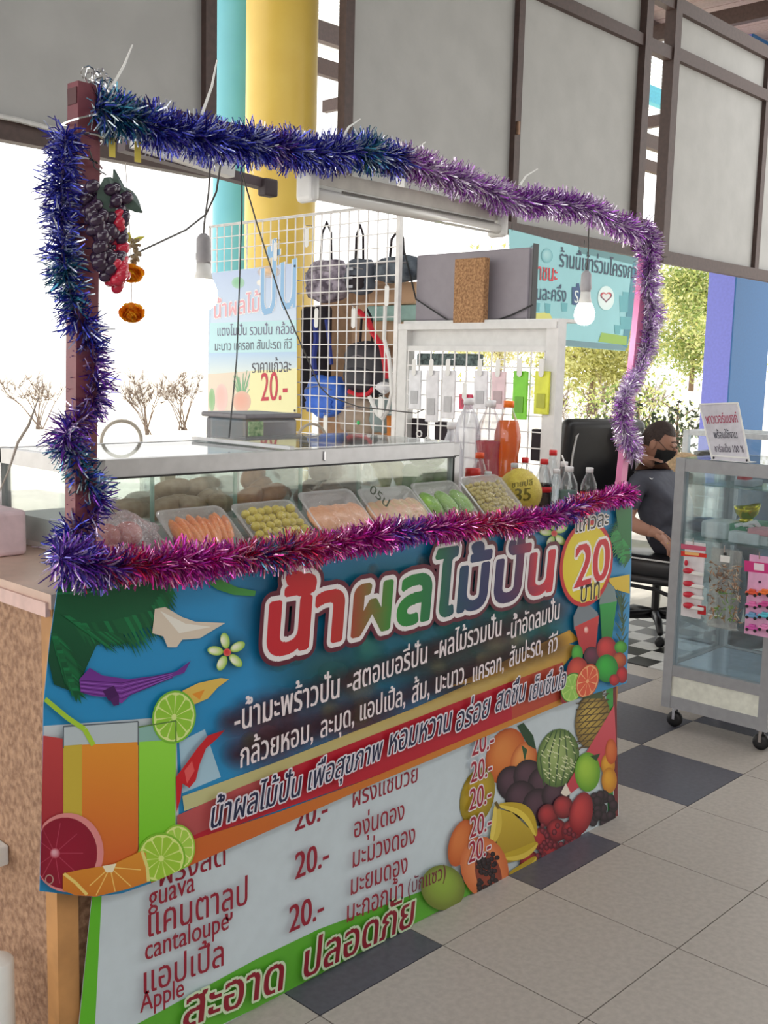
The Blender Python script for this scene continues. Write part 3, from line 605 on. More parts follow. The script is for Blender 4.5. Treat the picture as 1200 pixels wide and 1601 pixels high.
U.new().poly([(936, 945), (940, 918), (950, 910), (960, 918), (964, 940)], (120, 140, 140)).poly([(937, 945), (964, 940), (956, 1000), (941, 1008)], (40, 160, 70), rgb2=(20, 120, 50)).done('printed_green_smoothie')
U.new()
for c, rx, ry, c0, c1 in (((902, 1022), 9, 14, (80, 180, 60), (40, 130, 40)), ((925, 1025), 13, 14, (110, 40, 70), (50, 14, 34)), ((948, 1015), 16, 20, (214, 60, 60), (130, 20, 30)), ((970, 1012), 10, 10, (90, 180, 60), (40, 120, 30)), ((968, 1032), 11, 12, (200, 100, 50), (140, 50, 30)), ((903, 1053), 18, 26, (214, 80, 60), (150, 30, 30)), ((948, 1045), 18, 22, (50, 180, 60), (16, 120, 40)), ((972, 1055), 9, 13, (206, 40, 50), (130, 16, 26)), ((960, 1063), 8, 9, (206, 40, 50), (130, 16, 26)), ((890, 1090), 14, 18, (200, 50, 50), (120, 20, 30))):
    U.blob(*c, rx, ry, c0, c1)
U.done('printed_fruit_pile')
U.new(); citrus(894, 1075, 17, 24, (40, 130, 40), (190, 220, 120), (150, 200, 90), .3, 8); citrus(918, 1065, 17, 28, (190, 70, 30), (240, 170, 120), (222, 90, 60), .3, 9); U.done('printed_citrus_halves')
# price disc
U.new().blob(916, 881, 41, 68, (196, 30, 40), (196, 30, 40), rot=.14, off=(0, 0), n=40, rings=1).blob(916, 881, 36, 61, (236, 220, 60), (230, 206, 40), rot=.14, off=(0, 0), n=40, rings=1).done('price_disc', 'yellow disc in a red ring')
def uw(body, x0, y0, x1, y1, k=1.3, off=.02, rgb=(235, 225, 228), name='banner_lettering', outline=(), L=None, slant=0.0, colfn=None, label=None):
    L = U.lay + 2 if L is None else L
    write(body, uv_(x0, y0), uv_(x1, y1), ub, rgb, (0, -1, 0), k=k, lay=L * LS, off=off, name=name, outline=outline, slant=slant, colfn=colfn, label=label, rows=110 if colfn else 44)
uw('20', 891, 919, 944, 903, .95, .035, (206, 30, 50), 'price_figures', ((.007, (245, 240, 235)),))
uw('แก้วละ', 893, 832, 944, 820, .95, .02, (30, 20, 24), outline=((.004, (235, 230, 230)),)); uw('บาท', 901, 941, 930, 934, 1.3, .02, (40, 24, 20), outline=((.003, (245, 230, 150)),))
# dark glow behind the two ingredient lines
U.new()
for (x0, y0, x1, y1) in ((360, 1128, 868, 952), (370, 1180, 866, 1008)):
    for k in range(18):
        q = k / 17; U.blob(x0 + (x1-x0)*q, y0 + (y1-y0)*q, 30, 26, (64, 28, 40), (64, 28, 40), .75, 0, off=(0, 0), n=12, rings=2)
U.done('printed_text_glow')
def tcol(q):
    ks = [(0, (200, 36, 50)), (.2, (190, 40, 40)), (.3, (120, 110, 50)), (.38, (40, 140, 50)), (.52, (20, 110, 70)), (.62, (26, 60, 100)), (.75, (44, 34, 90)), (.85, (70, 30, 80)), (.93, (200, 36, 60)), (1, (210, 40, 60))]
    for (a, c0), (b_, c1) in zip(ks, ks[1:]):
        if q <= b_: f = (q - a) / (b_ - a); return [c0[i] + (c1[i] - c0[i]) * f for i in range(3)]
    return ks[-1][1]
uw('น้ำผลไม้ปั่น', 412, 1022, 854, 920, .80, .05, (200, 36, 50), 'title_lettering', ((.022, (96, 26, 48)), (.0115, (235, 230, 232))), None, colfn=tcol, slant=.08)
uw('-น้ำมะพร้าวปั่น', 360, 1142, 523, 1088, 1.5, .03); uw('-สตอเบอรี่ปั่น', 536, 1082, 660, 1034, 1.45, .03); uw('-ผลไม้รวมปั่น', 672, 1030, 776, 992, 1.5, .03); uw('-น้ำอัดลมปั่น', 785, 1000, 867, 966, 1.6, .03)
uw('กล้วยหอม,', 369, 1198, 482, 1155, 1.5, .03); uw('ละมุด,', 494, 1152, 546, 1130, 1.55, .03); uw('แอปเปิ้ล,', 556, 1125, 626, 1100, 1.5, .03); uw('ส้ม,', 637, 1098, 664, 1086, 1.6, .03); uw('มะนาว,', 674, 1082, 722, 1064, 1.6, .03)
uw('แครอท,', 732, 1065, 780, 1046, 1.6, .03); uw('สับปะรด,', 789, 1042, 841, 1020, 1.7, .03); uw('กีวี', 850, 1022, 864, 1015, 1.6, .03)
NV = (30, 36, 70); OW = ((.004, (225, 220, 230)),)
uw('น้ำผลไม้ปั่น', 322, 1293, 461, 1241, 1.4, .02, NV, 'slogan_lettering', OW, slant=.15); uw('เพื่อสุขภาพ', 474, 1234, 588, 1184, 1.4, .02, NV, 'slogan_lettering', OW, slant=.15); uw('หอมหวาน', 600, 1178, 696, 1140, 1.45, .02, NV, 'slogan_lettering', OW, slant=.15)
uw('อร่อย', 705, 1143, 756, 1118, 1.4, .02, NV, 'slogan_lettering', OW, slant=.15); uw('สดชื่น', 767, 1112, 812, 1093, 1.5, .02, NV, 'slogan_lettering', OW, slant=.15); uw('เย็นชื่นใจ', 820, 1094, 876, 1073, 1.5, .02, NV, 'slogan_lettering', OW, slant=.15)
# ---- canopy frame of the stall
def Q(px, py, y=1.76): return Wy(px, py, y)
fr_ = thing('canopy_frame', 'maroon metal posts and top bar framing the open front of the stall', 'frame')
pb, pt = Q(121, 836), Q(128, 132); pb.z = CT
b = B(); b.bar(pb, pt, .036, .036, Vector((0, 1, 0))); b.bar(pb + Vector((.0225, 0, 0)), pt + Vector((.0225, 0, 0)), .012, .03, Vector((0, 1, 0))); b.build('post', POSTM, fr_)
B().bar(Q(112, 150), Q(1008, 352), .03, .028).build('top_bar', mat('dark_maroon', (84, 48, 52), .5, .2), fr_)
pk = thing('leaning_pole', 'pink painted pole leaning at the right end of the stall', 'pole')
a_, b_ = Q(1012, 350), Q(966, 790); b_.z = CT; B().bar(b_, a_, .034, .02, Vector((0, 1, 0))).build('shaft', PINK, pk)
B().tube([Q(984, 690) + Vector((-.018, -.012, 0)), Q(984, 690) + Vector((.018, -.012, 0))], .003, 5).build('tie', WPL, pk)
bk = thing('binding_wire', 'silvery wire wound round the top of the left post', 'wire'); b = B()
for z0 in (.06, .1, .14, .2):
    c = pt - Vector((0, 0, z0)); b.tube([c + Vector((.034 * math.cos(t / 2), .034 * math.sin(t / 2), .012 * math.sin(t / 2 + z0 * 30))) for t in range(14)], .0022, 4)
for k in range(14):
    c = pt + Vector((random.uniform(-.0, .05), -.01, random.uniform(-.01, .02))); b.tube([c + Vector((.013 * math.cos(t * .8), random.uniform(-.004, .004), .013 * math.sin(t * .8))) for t in range(7)], .0014, 3)
b.build('coil', CHROME, bk)
def tinsel(name, label, path, y, rad, n, cols, bend=.3, wid=.003, core=True, dens=None):
    P = [Wy(p[0], p[1], y if len(p) < 3 else p[2]) for p in path]
    t = thing(name, label, 'tinsel')
    L = [0]
    for a, b_ in zip(P, P[1:]): L.append(L[-1] + (b_ - a).length)
    B().tube(P, .003, 5).build('cord', mat('tinsel_cord', (120, 100, 130), .5), t)
    s = rng.uniform(0, L[-1], n); Pn = np.array([tuple(p) for p in P]); C = np.c_[[np.interp(s, L, Pn[:, k]) for k in range(3)]].T
    T = np.c_[[np.interp(s + .01, L, Pn[:, k]) for k in range(3)]].T - C; T /= np.linalg.norm(T, axis=1)[:, None] + 1e-9
    d = rng.normal(size=(n, 3)); d -= (d * T).sum(1)[:, None] * T; d /= np.linalg.norm(d, axis=1)[:, None]
    q = s / L[-1]; ph = .5 + .5 * np.sin(q * 46 + rng.uniform(0, 6)); rr = rad * rng.uniform(.65, 1.12, n) * (.88 + .24 * ph)
    if dens: rr *= np.interp(q, *dens)
    d1 = d + T * rng.normal(0, .35, n)[:, None]; d1 /= np.linalg.norm(d1, axis=1)[:, None]
    d2 = d1 + T * rng.normal(0, bend, n)[:, None] + rng.normal(0, .25, (n, 3)); d2[:, 2] -= .15; d2 /= np.linalg.norm(d2, axis=1)[:, None]
    w = np.cross(d1, rng.normal(size=(n, 3))); w /= np.linalg.norm(w, axis=1)[:, None]; w *= wid / 2
    m1 = C + d1 * (rr * .55)[:, None]; m2 = m1 + d2 * (rr * .5)[:, None]
    V = np.stack([C - w, C + w, m1 - w, m1 + w, m2 - w * .7, m2 + w * .7], 1).reshape(-1, 3)
    F = []
    for i in range(n): o = i * 6; F += [(o, o+1, o+3, o+2), (o+2, o+3, o+5, o+4)]
    pal = np.array([[lin(c) for c in (tuple(row[1]) * 3)[:12]] for row in cols]); pos = np.array([r_[0] for r_ in cols])
    k = np.clip(np.searchsorted(pos, q + rng.normal(0, .02, n), side='right') - 1, 0, len(cols) - 1); c3 = pal[k, rng.integers(0, pal.shape[1], n)] * rng.uniform(.8, 1.3, n)[:, None]
    col = np.c_[np.clip(c3, 0, 1), np.ones(n)].repeat(6, 0)
    me = bpy.data.meshes.new('strands'); me.from_pydata(V.tolist(), [], F); ca = me.color_attributes.new('Col', 'FLOAT_COLOR', 'POINT'); ca.data.foreach_set('color', col.astype(np.float32).ravel()); me.materials.append(TINSEL)
    link('strands', me, t, kind='stuff')
BL = ((52, 62, 170), (84, 92, 210), (216, 222, 250), (70, 56, 160)); TE = ((30, 90, 124), (60, 136, 160), (64, 80, 190), (216, 232, 240)); PU = ((130, 60, 180), (104, 70, 170), (226, 206, 240), (84, 74, 170)); VI = ((226, 210, 232), (176, 96, 200), (244, 236, 250), (206, 176, 222), (150, 60, 176), (236, 226, 240))
MG = ((220, 50, 160), (190, 44, 180), (245, 170, 220), (150, 36, 140)); MR = ((225, 50, 100), (200, 40, 140), (250, 190, 210), (150, 50, 120)); SV = ((240, 232, 246), (224, 205, 236), (190, 110, 220), (250, 248, 255), (246, 240, 250), (214, 190, 230))
tinsel('tinsel_garland', 'blue and purple tinsel garland wound down the left post', [(104, 205), (96, 290), (98, 400), (112, 470), (140, 530), (152, 610), (128, 655), (100, 680), (125, 735), (152, 775), (140, 815), (105, 840), (102, 890)], 1.75, .043, 4200, [(0, BL), (.25, TE), (.35, BL), (.45, PU), (.6, PU), (.68, TE), (.8, PU), (.9, BL)])
tinsel('tinsel_garland', 'deep blue tinsel garland along the left half of the top bar', [(148, 170), (190, 182), (260, 205), (340, 222), (420, 230), (500, 242), (560, 235), (628, 252)], 1.74, .047, 7000, [(0, TE), (.12, BL), (.35, BL), (.5, PU), (.55, BL), (.8, TE), (.9, BL)])
tinsel('tinsel_garland', 'violet and silver tinsel garland along the right half of the top bar', [(618, 246), (680, 270), (740, 290), (800, 315), (860, 318), (920, 325), (960, 350), (1012, 372)], 1.74, .044, 7000, [(0, VI), (.4, ((150, 80, 180), (130, 50, 156), (226, 210, 232), (214, 190, 232), (236, 226, 240), (150, 60, 176))), (.7, VI)])
tinsel('tinsel_garland', 'silvery violet tinsel garland wound down the pink pole', [(1005, 350), (1014, 385), (1012, 440), (1018, 490), (1010, 540), (998, 580), (975, 620), (972, 660), (986, 700), (990, 715)], 1.74, .044, 5600, [(0, VI), (.2, SV), (.6, SV), (.75, VI), (.85, SV)], dens=([0, .4, .6, .75, 1], [1, 1.05, .7, .85, 1]))
tinsel('tinsel_garland', 'magenta tinsel garland along the front edge above the blue banner', [(92, 872), (150, 886), (230, 886), (330, 876), (430, 866), (520, 853), (600, 836), (700, 824), (800, 818), (870, 806), (920, 786), (985, 772)], 1.705, .043, 12000, [(0, PU), (.06, MR), (.1, MG), (.2, MR), (.24, TE), (.26, MR), (.34, MG), (.45, PU), (.5, MG), (.57, MR), (.68, MG), (.8, PU), (.84, MR), (.9, MG)], dens=([0, .25, .5, 1], [1.15, 1.05, .95, .85]))
# ---- cable ties sticking up from the top bar
for i, (x0, y0, x1, y1, w) in enumerate([(172, 140, 207, 70, 1), (315, 180, 339, 94, 1), (535, 215, 563, 186, -1), (812, 290, 840, 264, -1), (640, 250, 665, 222, -1)]):
    t = tag(B().tube([Q(x0, y0, 1.735), Q((x0+x1)/2 + 4*w, (y0+y1)/2 - 2, 1.735), Q(x1, y1, 1.735)], [.0032, .0026, .0014], 4).build('cable_tie', WPL), ['white cable tie end standing above the left post', 'white cable tie end in front of the turquoise column', 'white cable tie end near the yellow column', 'white cable tie end on the violet tinsel near the board post', 'white cable tie end at the join of blue and violet tinsel'][i], 'cable tie')
# ---- plastic grapes and marigolds
gp = thing('plastic_grapes', 'hanging bunch of dark purple and red plastic grapes', 'ornament')
cc = Q(166, 355, 1.70); GRD = mat('dark_grape', (50, 30, 56), .2, noise=.15, coat=.5); GRR = mat('red_grape', (196, 36, 64), .25, noise=.1, coat=.5)
gd = B(); gd.ball((0, 0, 0), (.0115, .0115, .014), 10, 7); gd0 = gd.build('grape', GRD, gp, True); gr0 = B().ball((0, 0, 0), (.0105, .0105, .013), 10, 7).build('grape', GRR, gp, True)
rn = random.Random(5); first = {}
for k in range(130):
    if k < 92:
        q = rn.random() ** .8; wv = .038 * (1 - q * .5); p = cc + Vector((rn.uniform(-1, 1) * wv, rn.uniform(-.5, .5) * wv, .068 - q * .155)); s = gd0
    else:
        q = rn.random(); p = cc + Vector((.026 + rn.uniform(-.6, .6) * .018 - q * .008, rn.uniform(-.02, .01), .03 - q * .135)); s = gr0
    if s not in first: first[s] = 1; o = s
    else: o = s.copy(); SC.collection.objects.link(o)
    o.location = p; o.rotation_euler = (rn.random(), rn.random(), rn.random())
b = B().col((70, 84, 80))
def leafsheet(b, c, ax, ln, w, nrm):
    ax = Vector(ax).normalized(); sd = Vector(nrm).cross(ax).normalized(); nr = Vector(nrm).normalized(); c = Vector(c); vs = []; 
    for i in range(6):
        q = i / 5; ww = w * math.sin(math.pi * (.08 + .9 * q)) ; vs += [c + ax * ln * q - sd * ww - nr * .004, c + ax * ln * q + nr * .003 * math.sin(q * 3), c + ax * ln * q + sd * ww - nr * .004]
    b.add(vs, [(i*3+j, i*3+j+1, i*3+j+4, i*3+j+3) for i in range(5) for j in range(2)])
leafsheet(b, cc + Vector((.04, -.01, .02)), (-.35, 0, 1), .085, .014, (0, -1, 0)); leafsheet(b, cc + Vector((.02, -.015, .07)), (1, 0, -.8), .06, .018, (0, -1, .2)); leafsheet(b, cc + Vector((0, -.01, .085)), (.2, 0, -1), .08, .03, (0, -1, 0))
b.build('leaf', mat('plastic_leaf', (72, 92, 84), .4), gp)
B().tube([cc + Vector((.0, 0, .09)), Q(148, 262, 1.73), Q(140, 235, 1.74)], .0014, 4).build('string', CORD, gp)
mg = thing('marigold_garland', 'marigold flowers strung on a thread beside the plastic grapes', 'garland'); ORG = [(252, 176, 40), (255, 206, 50), (244, 150, 34)]
def marigold(c, rx, rz):
    b = B(); rn = random.Random(c[0])
    for k in range(520):
        th = math.acos(rn.uniform(-1, 1)); ph = rn.random() * 6.28; d = Vector((math.sin(th)*math.cos(ph), math.sin(th)*math.sin(ph), math.cos(th))); u = d.orthogonal().normalized() * .0035; w = d.cross(u).normalized() * .004
        p = Vector((d.x * rx, d.y * rx, d.z * rz)) * rn.uniform(.85, 1.05); b.col(rn.choice(ORG)); b.add([p * .8 - w, p * .8 + w, p + w + u, p - w + u], [(0, 1, 2, 3)])
    b.col((248, 170, 40)); b.ball((0, 0, 0), (rx * .75, rx * .75, rz * .75), 12, 8)
    o = b.build('flower', LEAF, mg, fix=False); o.location = c
g1, g2 = Q(205, 427, 1.77), Q(206, 489, 1.77); marigold(g1, .024, .017); marigold(g2, .024, .018)
B().tube([Q(196, 255, 1.77), Q(204, 380, 1.77), g1, g2], .0009, 4).build('thread', WPL, mg)
b = B()
for k in range(60):
    p = Q(210, 390, 1.77) + Vector((rn.uniform(-.009, .009), rn.uniform(-.009, .009), rn.uniform(-.025, .018))); b.ball(p, .0035, 5, 4)
b.build('jasmine_buds', mat('dried_buds', (176, 160, 130), .8), mg, kind='stuff')
b = B().col((220, 214, 90)); leafsheet(b, Q(205, 380, 1.77), (1, 0, .5), .035, .005, (0, -1, 0)); leafsheet(b, Q(205, 380, 1.77), (-.2, 0, 1), .02, .006, (0, -1, 0)); b.build('petal', LEAF, mg)
# yellow ribbons
for i, (x, y0, y1) in enumerate([(173, 215, 245), (213, 222, 253)]): B().box(Q(x, y1, 1.75) + Vector((-.003, 0, 0)), Q(x + 5, y0, 1.75) + Vector((.003, .0015, 0))).build('ribbon', mat('yellow_ribbon', (236, 214, 90), .5), None, label=['yellow ribbon end hanging below the blue tinsel, nearer the post', 'yellow ribbon end hanging below the blue tinsel, nearer the socket strip'][i], cat='ribbon')
# ---- socket strip
ss = thing('socket_strip', 'white power socket strip on a grey bar behind the blue tinsel', 'socket strip')
s0, s1 = Wy(190, 228, 2.0), Wy(402, 286, 2.0); dd = (s1 - s0).normalized()
B().bar(s0, s1 + dd * .02, .03, .022).build('back_bar', mat('greybar', (96, 84, 88), .5), ss)
B().bar(s0 + Vector((.01, -.03, .012)), s1 + Vector((-.1, -.03, .012)), .028, .036).build('body', WPL, ss)
for k in range(6):
    c = s0 + dd * (.04 + k * .032) + Vector((.01, -.046, .012)); B().lathe([(.009, 0), (.009, .004), (.006, .002)], 14, M=Matrix.Translation(c) @ Euler((math.pi/2, 0, 0)).to_matrix().to_4x4()).build('socket', mat('socket_grey', (170, 168, 172), .4), ss)
B().rbox(s1 - Vector((.0, .03, .03)), s1 + Vector((.04, 0, .01)), .005).build('junction_box', mat('dark_box', (70, 60, 64), .5), ss)
# ---- fluorescent batten
fb = thing('fluorescent_batten', 'white fluorescent tube batten slung under the top bar, unlit', 'lamp')
f0, f1 = Wy(478, 291, 1.79), Wy(775, 350, 1.79); d = (f1 - f0).normalized(); dn = Vector((0, 0, -1))
b = B(); b.bar(f0 + Vector((.01, .01, .022)), f1 + Vector((-.004, .01, .022)), .05, .032); b.build('housing', mat('cream_enamel', (214, 208, 200), .4), fb)
B().bar(f0 + Vector((.02, -.012, .012)), f1 + Vector((-.02, -.012, .012)), .003, .03).build('reflector', WHITE, fb)
B().tube([f0 + Vector((.015, -.016, -.016)), f1 + Vector((-.015, -.016, -.016))], .0135, 16).build('tube', mat('tube_glass', (232, 230, 226), .15, noise=0, coat=.5), fb, True)
for e, s in ((f0, 1), (f1, -1)):
    M = Matrix.Translation(e) @ Euler((0, math.pi / 2, 0)).to_matrix().to_4x4(); B().rbox((-.03, -.036, -.013), (.036, .024, .013), .014, M).build('end_cap', WPL, fb)
B().bar(f0.lerp(f1, .12) + Vector((0, -.03, -.004)), f0.lerp(f1, .93) + Vector((0, -.03, -.004)), .003, .004).build('seam', mat('dark_gap', (90, 84, 80), .6), fb)
for q in (.2, .75):
    p = f0.lerp(f1, q); B().tube([p + Vector((0, .01, .028)), p + Vector((0, -.02, .1))], .0015, 4).build('hanger', CHROME, fb)
# ---- bulbs
def bulb(px, py, y, on, label, cord):
    t = thing('hanging_bulb', label, 'lamp'); c = Wy(px, py, y)
    T = Matrix.Translation(c)
    B().lathe([(.006, .062), (.012, .056), (.0155, .05), (.0165, .02), (.0175, .016), (.0175, .006), (.0155, .002), (.0155, -.002)][::-1], 20, M=T).build('socket', mat('socket_plastic', (176, 174, 178), .45), t, True)
    B().lathe([(.0148, 0), (.0165, -.02), (.021, -.038)][::-1], 20, M=T).build('bulb_neck', WPL, t, True)
    B().lathe([(.0205, -.037), (.027, -.05), (.0305, -.062), (.0315, -.074), (.029, -.087), (.021, -.098), (.009, -.1035), (.001, -.104)][::-1], 24, M=T).build('bulb_globe', mat('bulb_lit' + str(on), (255, 252, 244), .3, noise=0, emit=on), t, True)
    l = bpy.data.lights.new('bulb_glow', 'POINT'); l.energy = .9; l.shadow_soft_size = .03; lo = bpy.data.objects.new('bulb_glow', l); SC.collection.objects.link(lo); lo.location = c + Vector((0, 0, -.15))
    B().tube([c + Vector((0, 0, .06))] + cord, .0022, 5).build('cord', CORD, t)
    return c
bulb(318, 410, 1.95, 6, 'white bulb in grey socket hanging on the left, against the bright yard', [Wy(319, 350, 1.95), Wy(326, 300, 1.93), Wy(328, 262, 1.9), Wy(333, 240, 1.87)])
bulb(915, 455, 1.86, 8, 'lit white bulb in grey socket hanging in front of the teal banner', [Wy(919, 400, 1.86), Wy(920, 350, 1.84), Wy(921, 338, 1.79)])
B().tube([Wy(345, 255, 1.88), Wy(338, 300, 1.9), Wy(322, 335, 1.93), Wy(290, 360, 1.9), Wy(230, 388, 1.85), Wy(195, 405, 1.8), Wy(135, 432, 1.75)], .0022, 5).build('lamp_wire', CORD, None, label='grey wire slanting from the left bulb to the maroon post', cat='wire')
B().tube([Wy(378, 262, 1.9), Wy(378, 330, 2.0), Wy(374, 450, 2.1), Wy(370, 560, 2.15), Wy(358, 684, 2.18)], .0018, 5).build('power_lead', mat('black_cord', (50, 54, 56), .6), None, label='thin dark cord hanging in front of the faded price poster', cat='wire')
B().tube([Wy(376, 262, 1.9), Wy(400, 345, 2.0), Wy(440, 470, 2.1), Wy(500, 605, 2.2), Wy(515, 620, 2.2), Wy(560, 636, 2.25), Wy(650, 646, 2.3), Wy(662, 640, 2.32)], .002, 5).build('drooping_cord', CORD, None, label='long grey cord slanting down across the wire grid', cat='wire')
B().tube([Wy(61, 620, 1.9), Wy(45, 665, 1.9), Wy(28, 692, 1.9), Wy(14, 735, 1.9), Wy(-10, 790, 1.9)], [.001, .003, .003, .002, .001], 5).build('bent_stalk', mat('stalk', (170, 160, 150), .7), None, label='pale bent stalk at the far left edge of the stall', cat='wire')
# ================================================================== GOODS ON THE COUNTER
# ---- display case
DX0, DX1, DY0, DY1, DZ = 1.165, 2.335, 1.93, 2.36, 1.252
dc = thing('display_case', 'low glass display case with aluminium rim on the stall counter', 'display case')
b = B(); F_ = .024
b.bar((DX0, DY0 + .012, DZ - .02), (DX1, DY0 + .012, DZ - .02), F_, .038); b.bar((DX0, DY0 + .012, CT + .014), (DX1, DY0 + .012, CT + .014), F_, .026)
b.bar((DX0 + .012, DY0, DZ - .02), (DX0 + .012, DY1, DZ - .02), F_, .034); b.bar((DX1 - .012, DY0, DZ - .02), (DX1 - .012, DY1, DZ - .02), F_, .034)
for x in (DX0 + .012, DX1 - .012):
    for y in (DY0 + .012, DY1 - .012): b.bar((x, y, CT), (x, y, DZ - .002), F_, F_)
b.bar((DX0, DY1 - .012, CT + .014), (DX1, DY1 - .012, CT + .014), F_, .026); b.bar((DX0, DY1 - .01, DZ - .012), (DX1, DY1 - .01, DZ - .012), .016, .02)
b.build('frame', ALU, dc)
B().bar((DX0 + .02, DY0 - .002, DZ - .0405), (DX1 - .02, DY0 - .002, DZ - .0405), .004, .004).build('rubber_seal', BLK, dc)
B().box((DX1 - .0245, DY0 - .001, CT + .03), (DX1 - .021, DY0 + .003, DZ - .04)).build('rubber_seal', BLK, dc)
B().box((DX0 + .02, DY0 + .008, CT + .02), (DX1 - .02, DY0 + .011, DZ - .036)).build('front_pane', GLASS, dc)
B().box((DX0 + .008, DY0 + .02, CT + .02), (DX0 + .011, DY1 - .02, DZ - .036)).build('side_pane', GLASS, dc); B().box((DX1 - .011, DY0 + .02, CT + .02), (DX1 - .008, DY1 - .02, DZ - .036)).build('side_pane', GLASS, dc)
TG = glass('top_glass', (246, 250, 250), .2, .04)
B().box((DX0 + .02, DY0 + .022, DZ - .008), (1.78, DY1 - .01, DZ - .003)).build('sliding_top_pane', TG, dc); B().box((1.72, DY0 + .022, DZ - .001), (DX1 - .02, DY1 - .01, DZ + .004)).build('sliding_top_pane', TG, dc)
B().bar((1.72, DY0 + .02, DZ + .004), (1.72, DY1 - .01, DZ + .004), .014, .008).build('pane_edge', ALU, dc)
EG = glass('glass_edge', (205, 232, 226), .25, .5, (200, 232, 224))
for px in (237, 367, 469, 560): x = Wy(px, 760, DY0 + .012).x; dv = B().box((x + .001, DY0 + .018, CT + .072), (x + .005, DY1 - .026, DZ - .04)).build('divider_pane', GLASS, dc); B().box((x - .001, DY0 + .012, CT + .072), (x + .007, DY0 + .018, DZ - .04)).build('polished_edge', EG, dv)
B().box((DX0 + .025, DY0 + .03, CT + .001), (DX1 - .025, DY1 - .025, CT + .07)).build('base_board', mat('case_base', (246, 246, 244), .5, noise=.01), dc)
t = tag(B().rbox((DX0 + .02 + .62, DY0 - .004, DZ - .03), (DX0 + .645, DY0 - .0005, DZ - .006), .002).build('catch', CHROME, dc))
# ring handles behind the case rim
for i, (px, w) in enumerate(((190, 27), (487, 28))):
    c = Wy(px, 690, 2.48); pts = [c + Vector((.062 * math.cos(a * math.pi / 12), 0, .055 * math.sin(a * math.pi / 12))) for a in range(13)]
    zt = DZ - .06 if False else 0
    tt = thing('basket', ['wire basket with hooped handle behind the left end of the case', 'wire basket with hooped handle behind the middle of the case'][i], 'basket'); hp = [Vector((p.x, p.y, p.z)) for p in pts]
    B().tube([Vector((hp[0].x, hp[0].y, CT + .03))] + hp + [Vector((hp[-1].x, hp[-1].y, CT + .03))], .005, 6).build('handle', mat('wicker', (196, 186, 172), .6), tt)
    B().lathe([(.05, 0), (.066, .04), (.068, .05), (.064, .048), (.048, .008)], 20, o=(c.x, c.y, CT)).build('body', mat('wicker', (196, 186, 172), .6), tt)
# ---- loose fruit in the case
def fruit(name, c, r, rgb, rgb2, label, cat, group=None, fn=None, rot=(0, 0, 0), smooth=True, nu=16, nv=10, stem=None, m=None):
    M = Euler(rot).to_matrix(); mm = m or mat(name + '_skin', rgb, .45, rgb2=rgb2, scale=40, bump=.1)
    b = B(); b.ball((0, 0, 0), r, nu, nv, M, fn); o = b.build(name, mm, None, smooth, label=label, cat=cat, group=group); o.location = c
    if stem:
        p = M @ Vector((0, 0, (r[2] if isinstance(r, tuple) else r) * .93)); B().tube([p, p * 1.12], stem, 5).build('stem', mat('stem', (110, 90, 50), .8), o)
    return o
z0 = CT + .0705
def inx(px, y=2.02): return Wy(px, 790, y).x
for i, (px, y, z, r) in enumerate([(487, 2.07, .035, .034), (516, 2.0, .036, .036), (497, 1.99, .028, .026), (545, 2.02, .035, .034), (540, 2.0, .028, .026), (500, 2.04, .095, .033), (520, 2.03, .098, .032), (475, 2.0, .03, .028)]):
    fruit('sapodilla', (inx(px, y), y, z0 + r * .9 + (z - .04 if z > .06 else 0)), (r, r, r * .9), (122, 84, 62), (96, 62, 46), 'round brown fruit heaped in the middle bay of the glass case', 'fruit', 'brown round fruit in the glass case')
for i, (px, y, z, sc) in enumerate([(388, 2.0, .035, 1), (405, 2.03, .05, .95), (425, 2.0, .04, .8), (395, 2.06, .08, .9), (435, 2.04, .03, .7), (415, 2.0, .03, .8)]):
    fruit('wrapped_yam', (inx(px, y), y, z0 + z), (.05 * sc, .028, .026), (186, 124, 78), (160, 100, 60), 'orange brown wrapped fruit in the second bay of the glass case', 'fruit', 'orange brown fruit in the glass case', rot=(0, random.uniform(-.6, .6), random.uniform(-.4, .4)))
for i, (px, y, z) in enumerate([(205, 2.0, .035), (222, 2.06, .04), (255, 2.0, .03), (275, 2.02, .032), (300, 2.0, .03), (325, 2.04, .035), (345, 2.0, .03), (265, 2.08, .06), (310, 2.08, .06)]):
    fruit('pale_brown_root', (inx(px, y), y, z0 + z), (.055, .026, .024), (196, 166, 138), (168, 136, 110), 'pale brown fruit in plastic in the left bays of the glass case', 'fruit', 'pale brown fruit in the left bays', rot=(0, random.uniform(-.3, .3), random.uniform(-.5, .5)))
bn = thing('banana_bunch', 'bunch of pale yellow bananas in the glass case beside the green mangoes', 'fruit')
for k in range(6):
    c = Vector((inx(578 + k * 6, 2.02), 2.0 + .012 * (k % 3), z0 + .03)); pts = [c + Vector((-.02 + .005 * k + .055 * math.sin(q * 1.3), 0, .085 * math.cos(q * 1.3) - .01)) for q in (0, .3, .6, .9, 1.15)]
    B().tube(pts, [.006, .014, .016, .014, .005], 7).build('banana', mat('banana_skin', (206, 196, 120), .5, rgb2=(186, 180, 96), scale=20), bn, True)
for i, (px, y, z, r) in enumerate([(640, 2.0, .05, .042), (668, 2.03, .055, .044), (690, 1.99, .04, .034), (655, 2.1, .05, .04), (678, 2.0, .115, .034), (650, 2.01, .118, .03)]):
    fruit('green_mango', (inx(px, y), y, z0 + z), (r * 1.15, r * .8, r), (104, 160, 70), (80, 140, 56), 'green mango inside the right bay of the glass case', 'fruit', 'green mangoes in the glass case', rot=(0, .4, random.uniform(-.4, .4)))
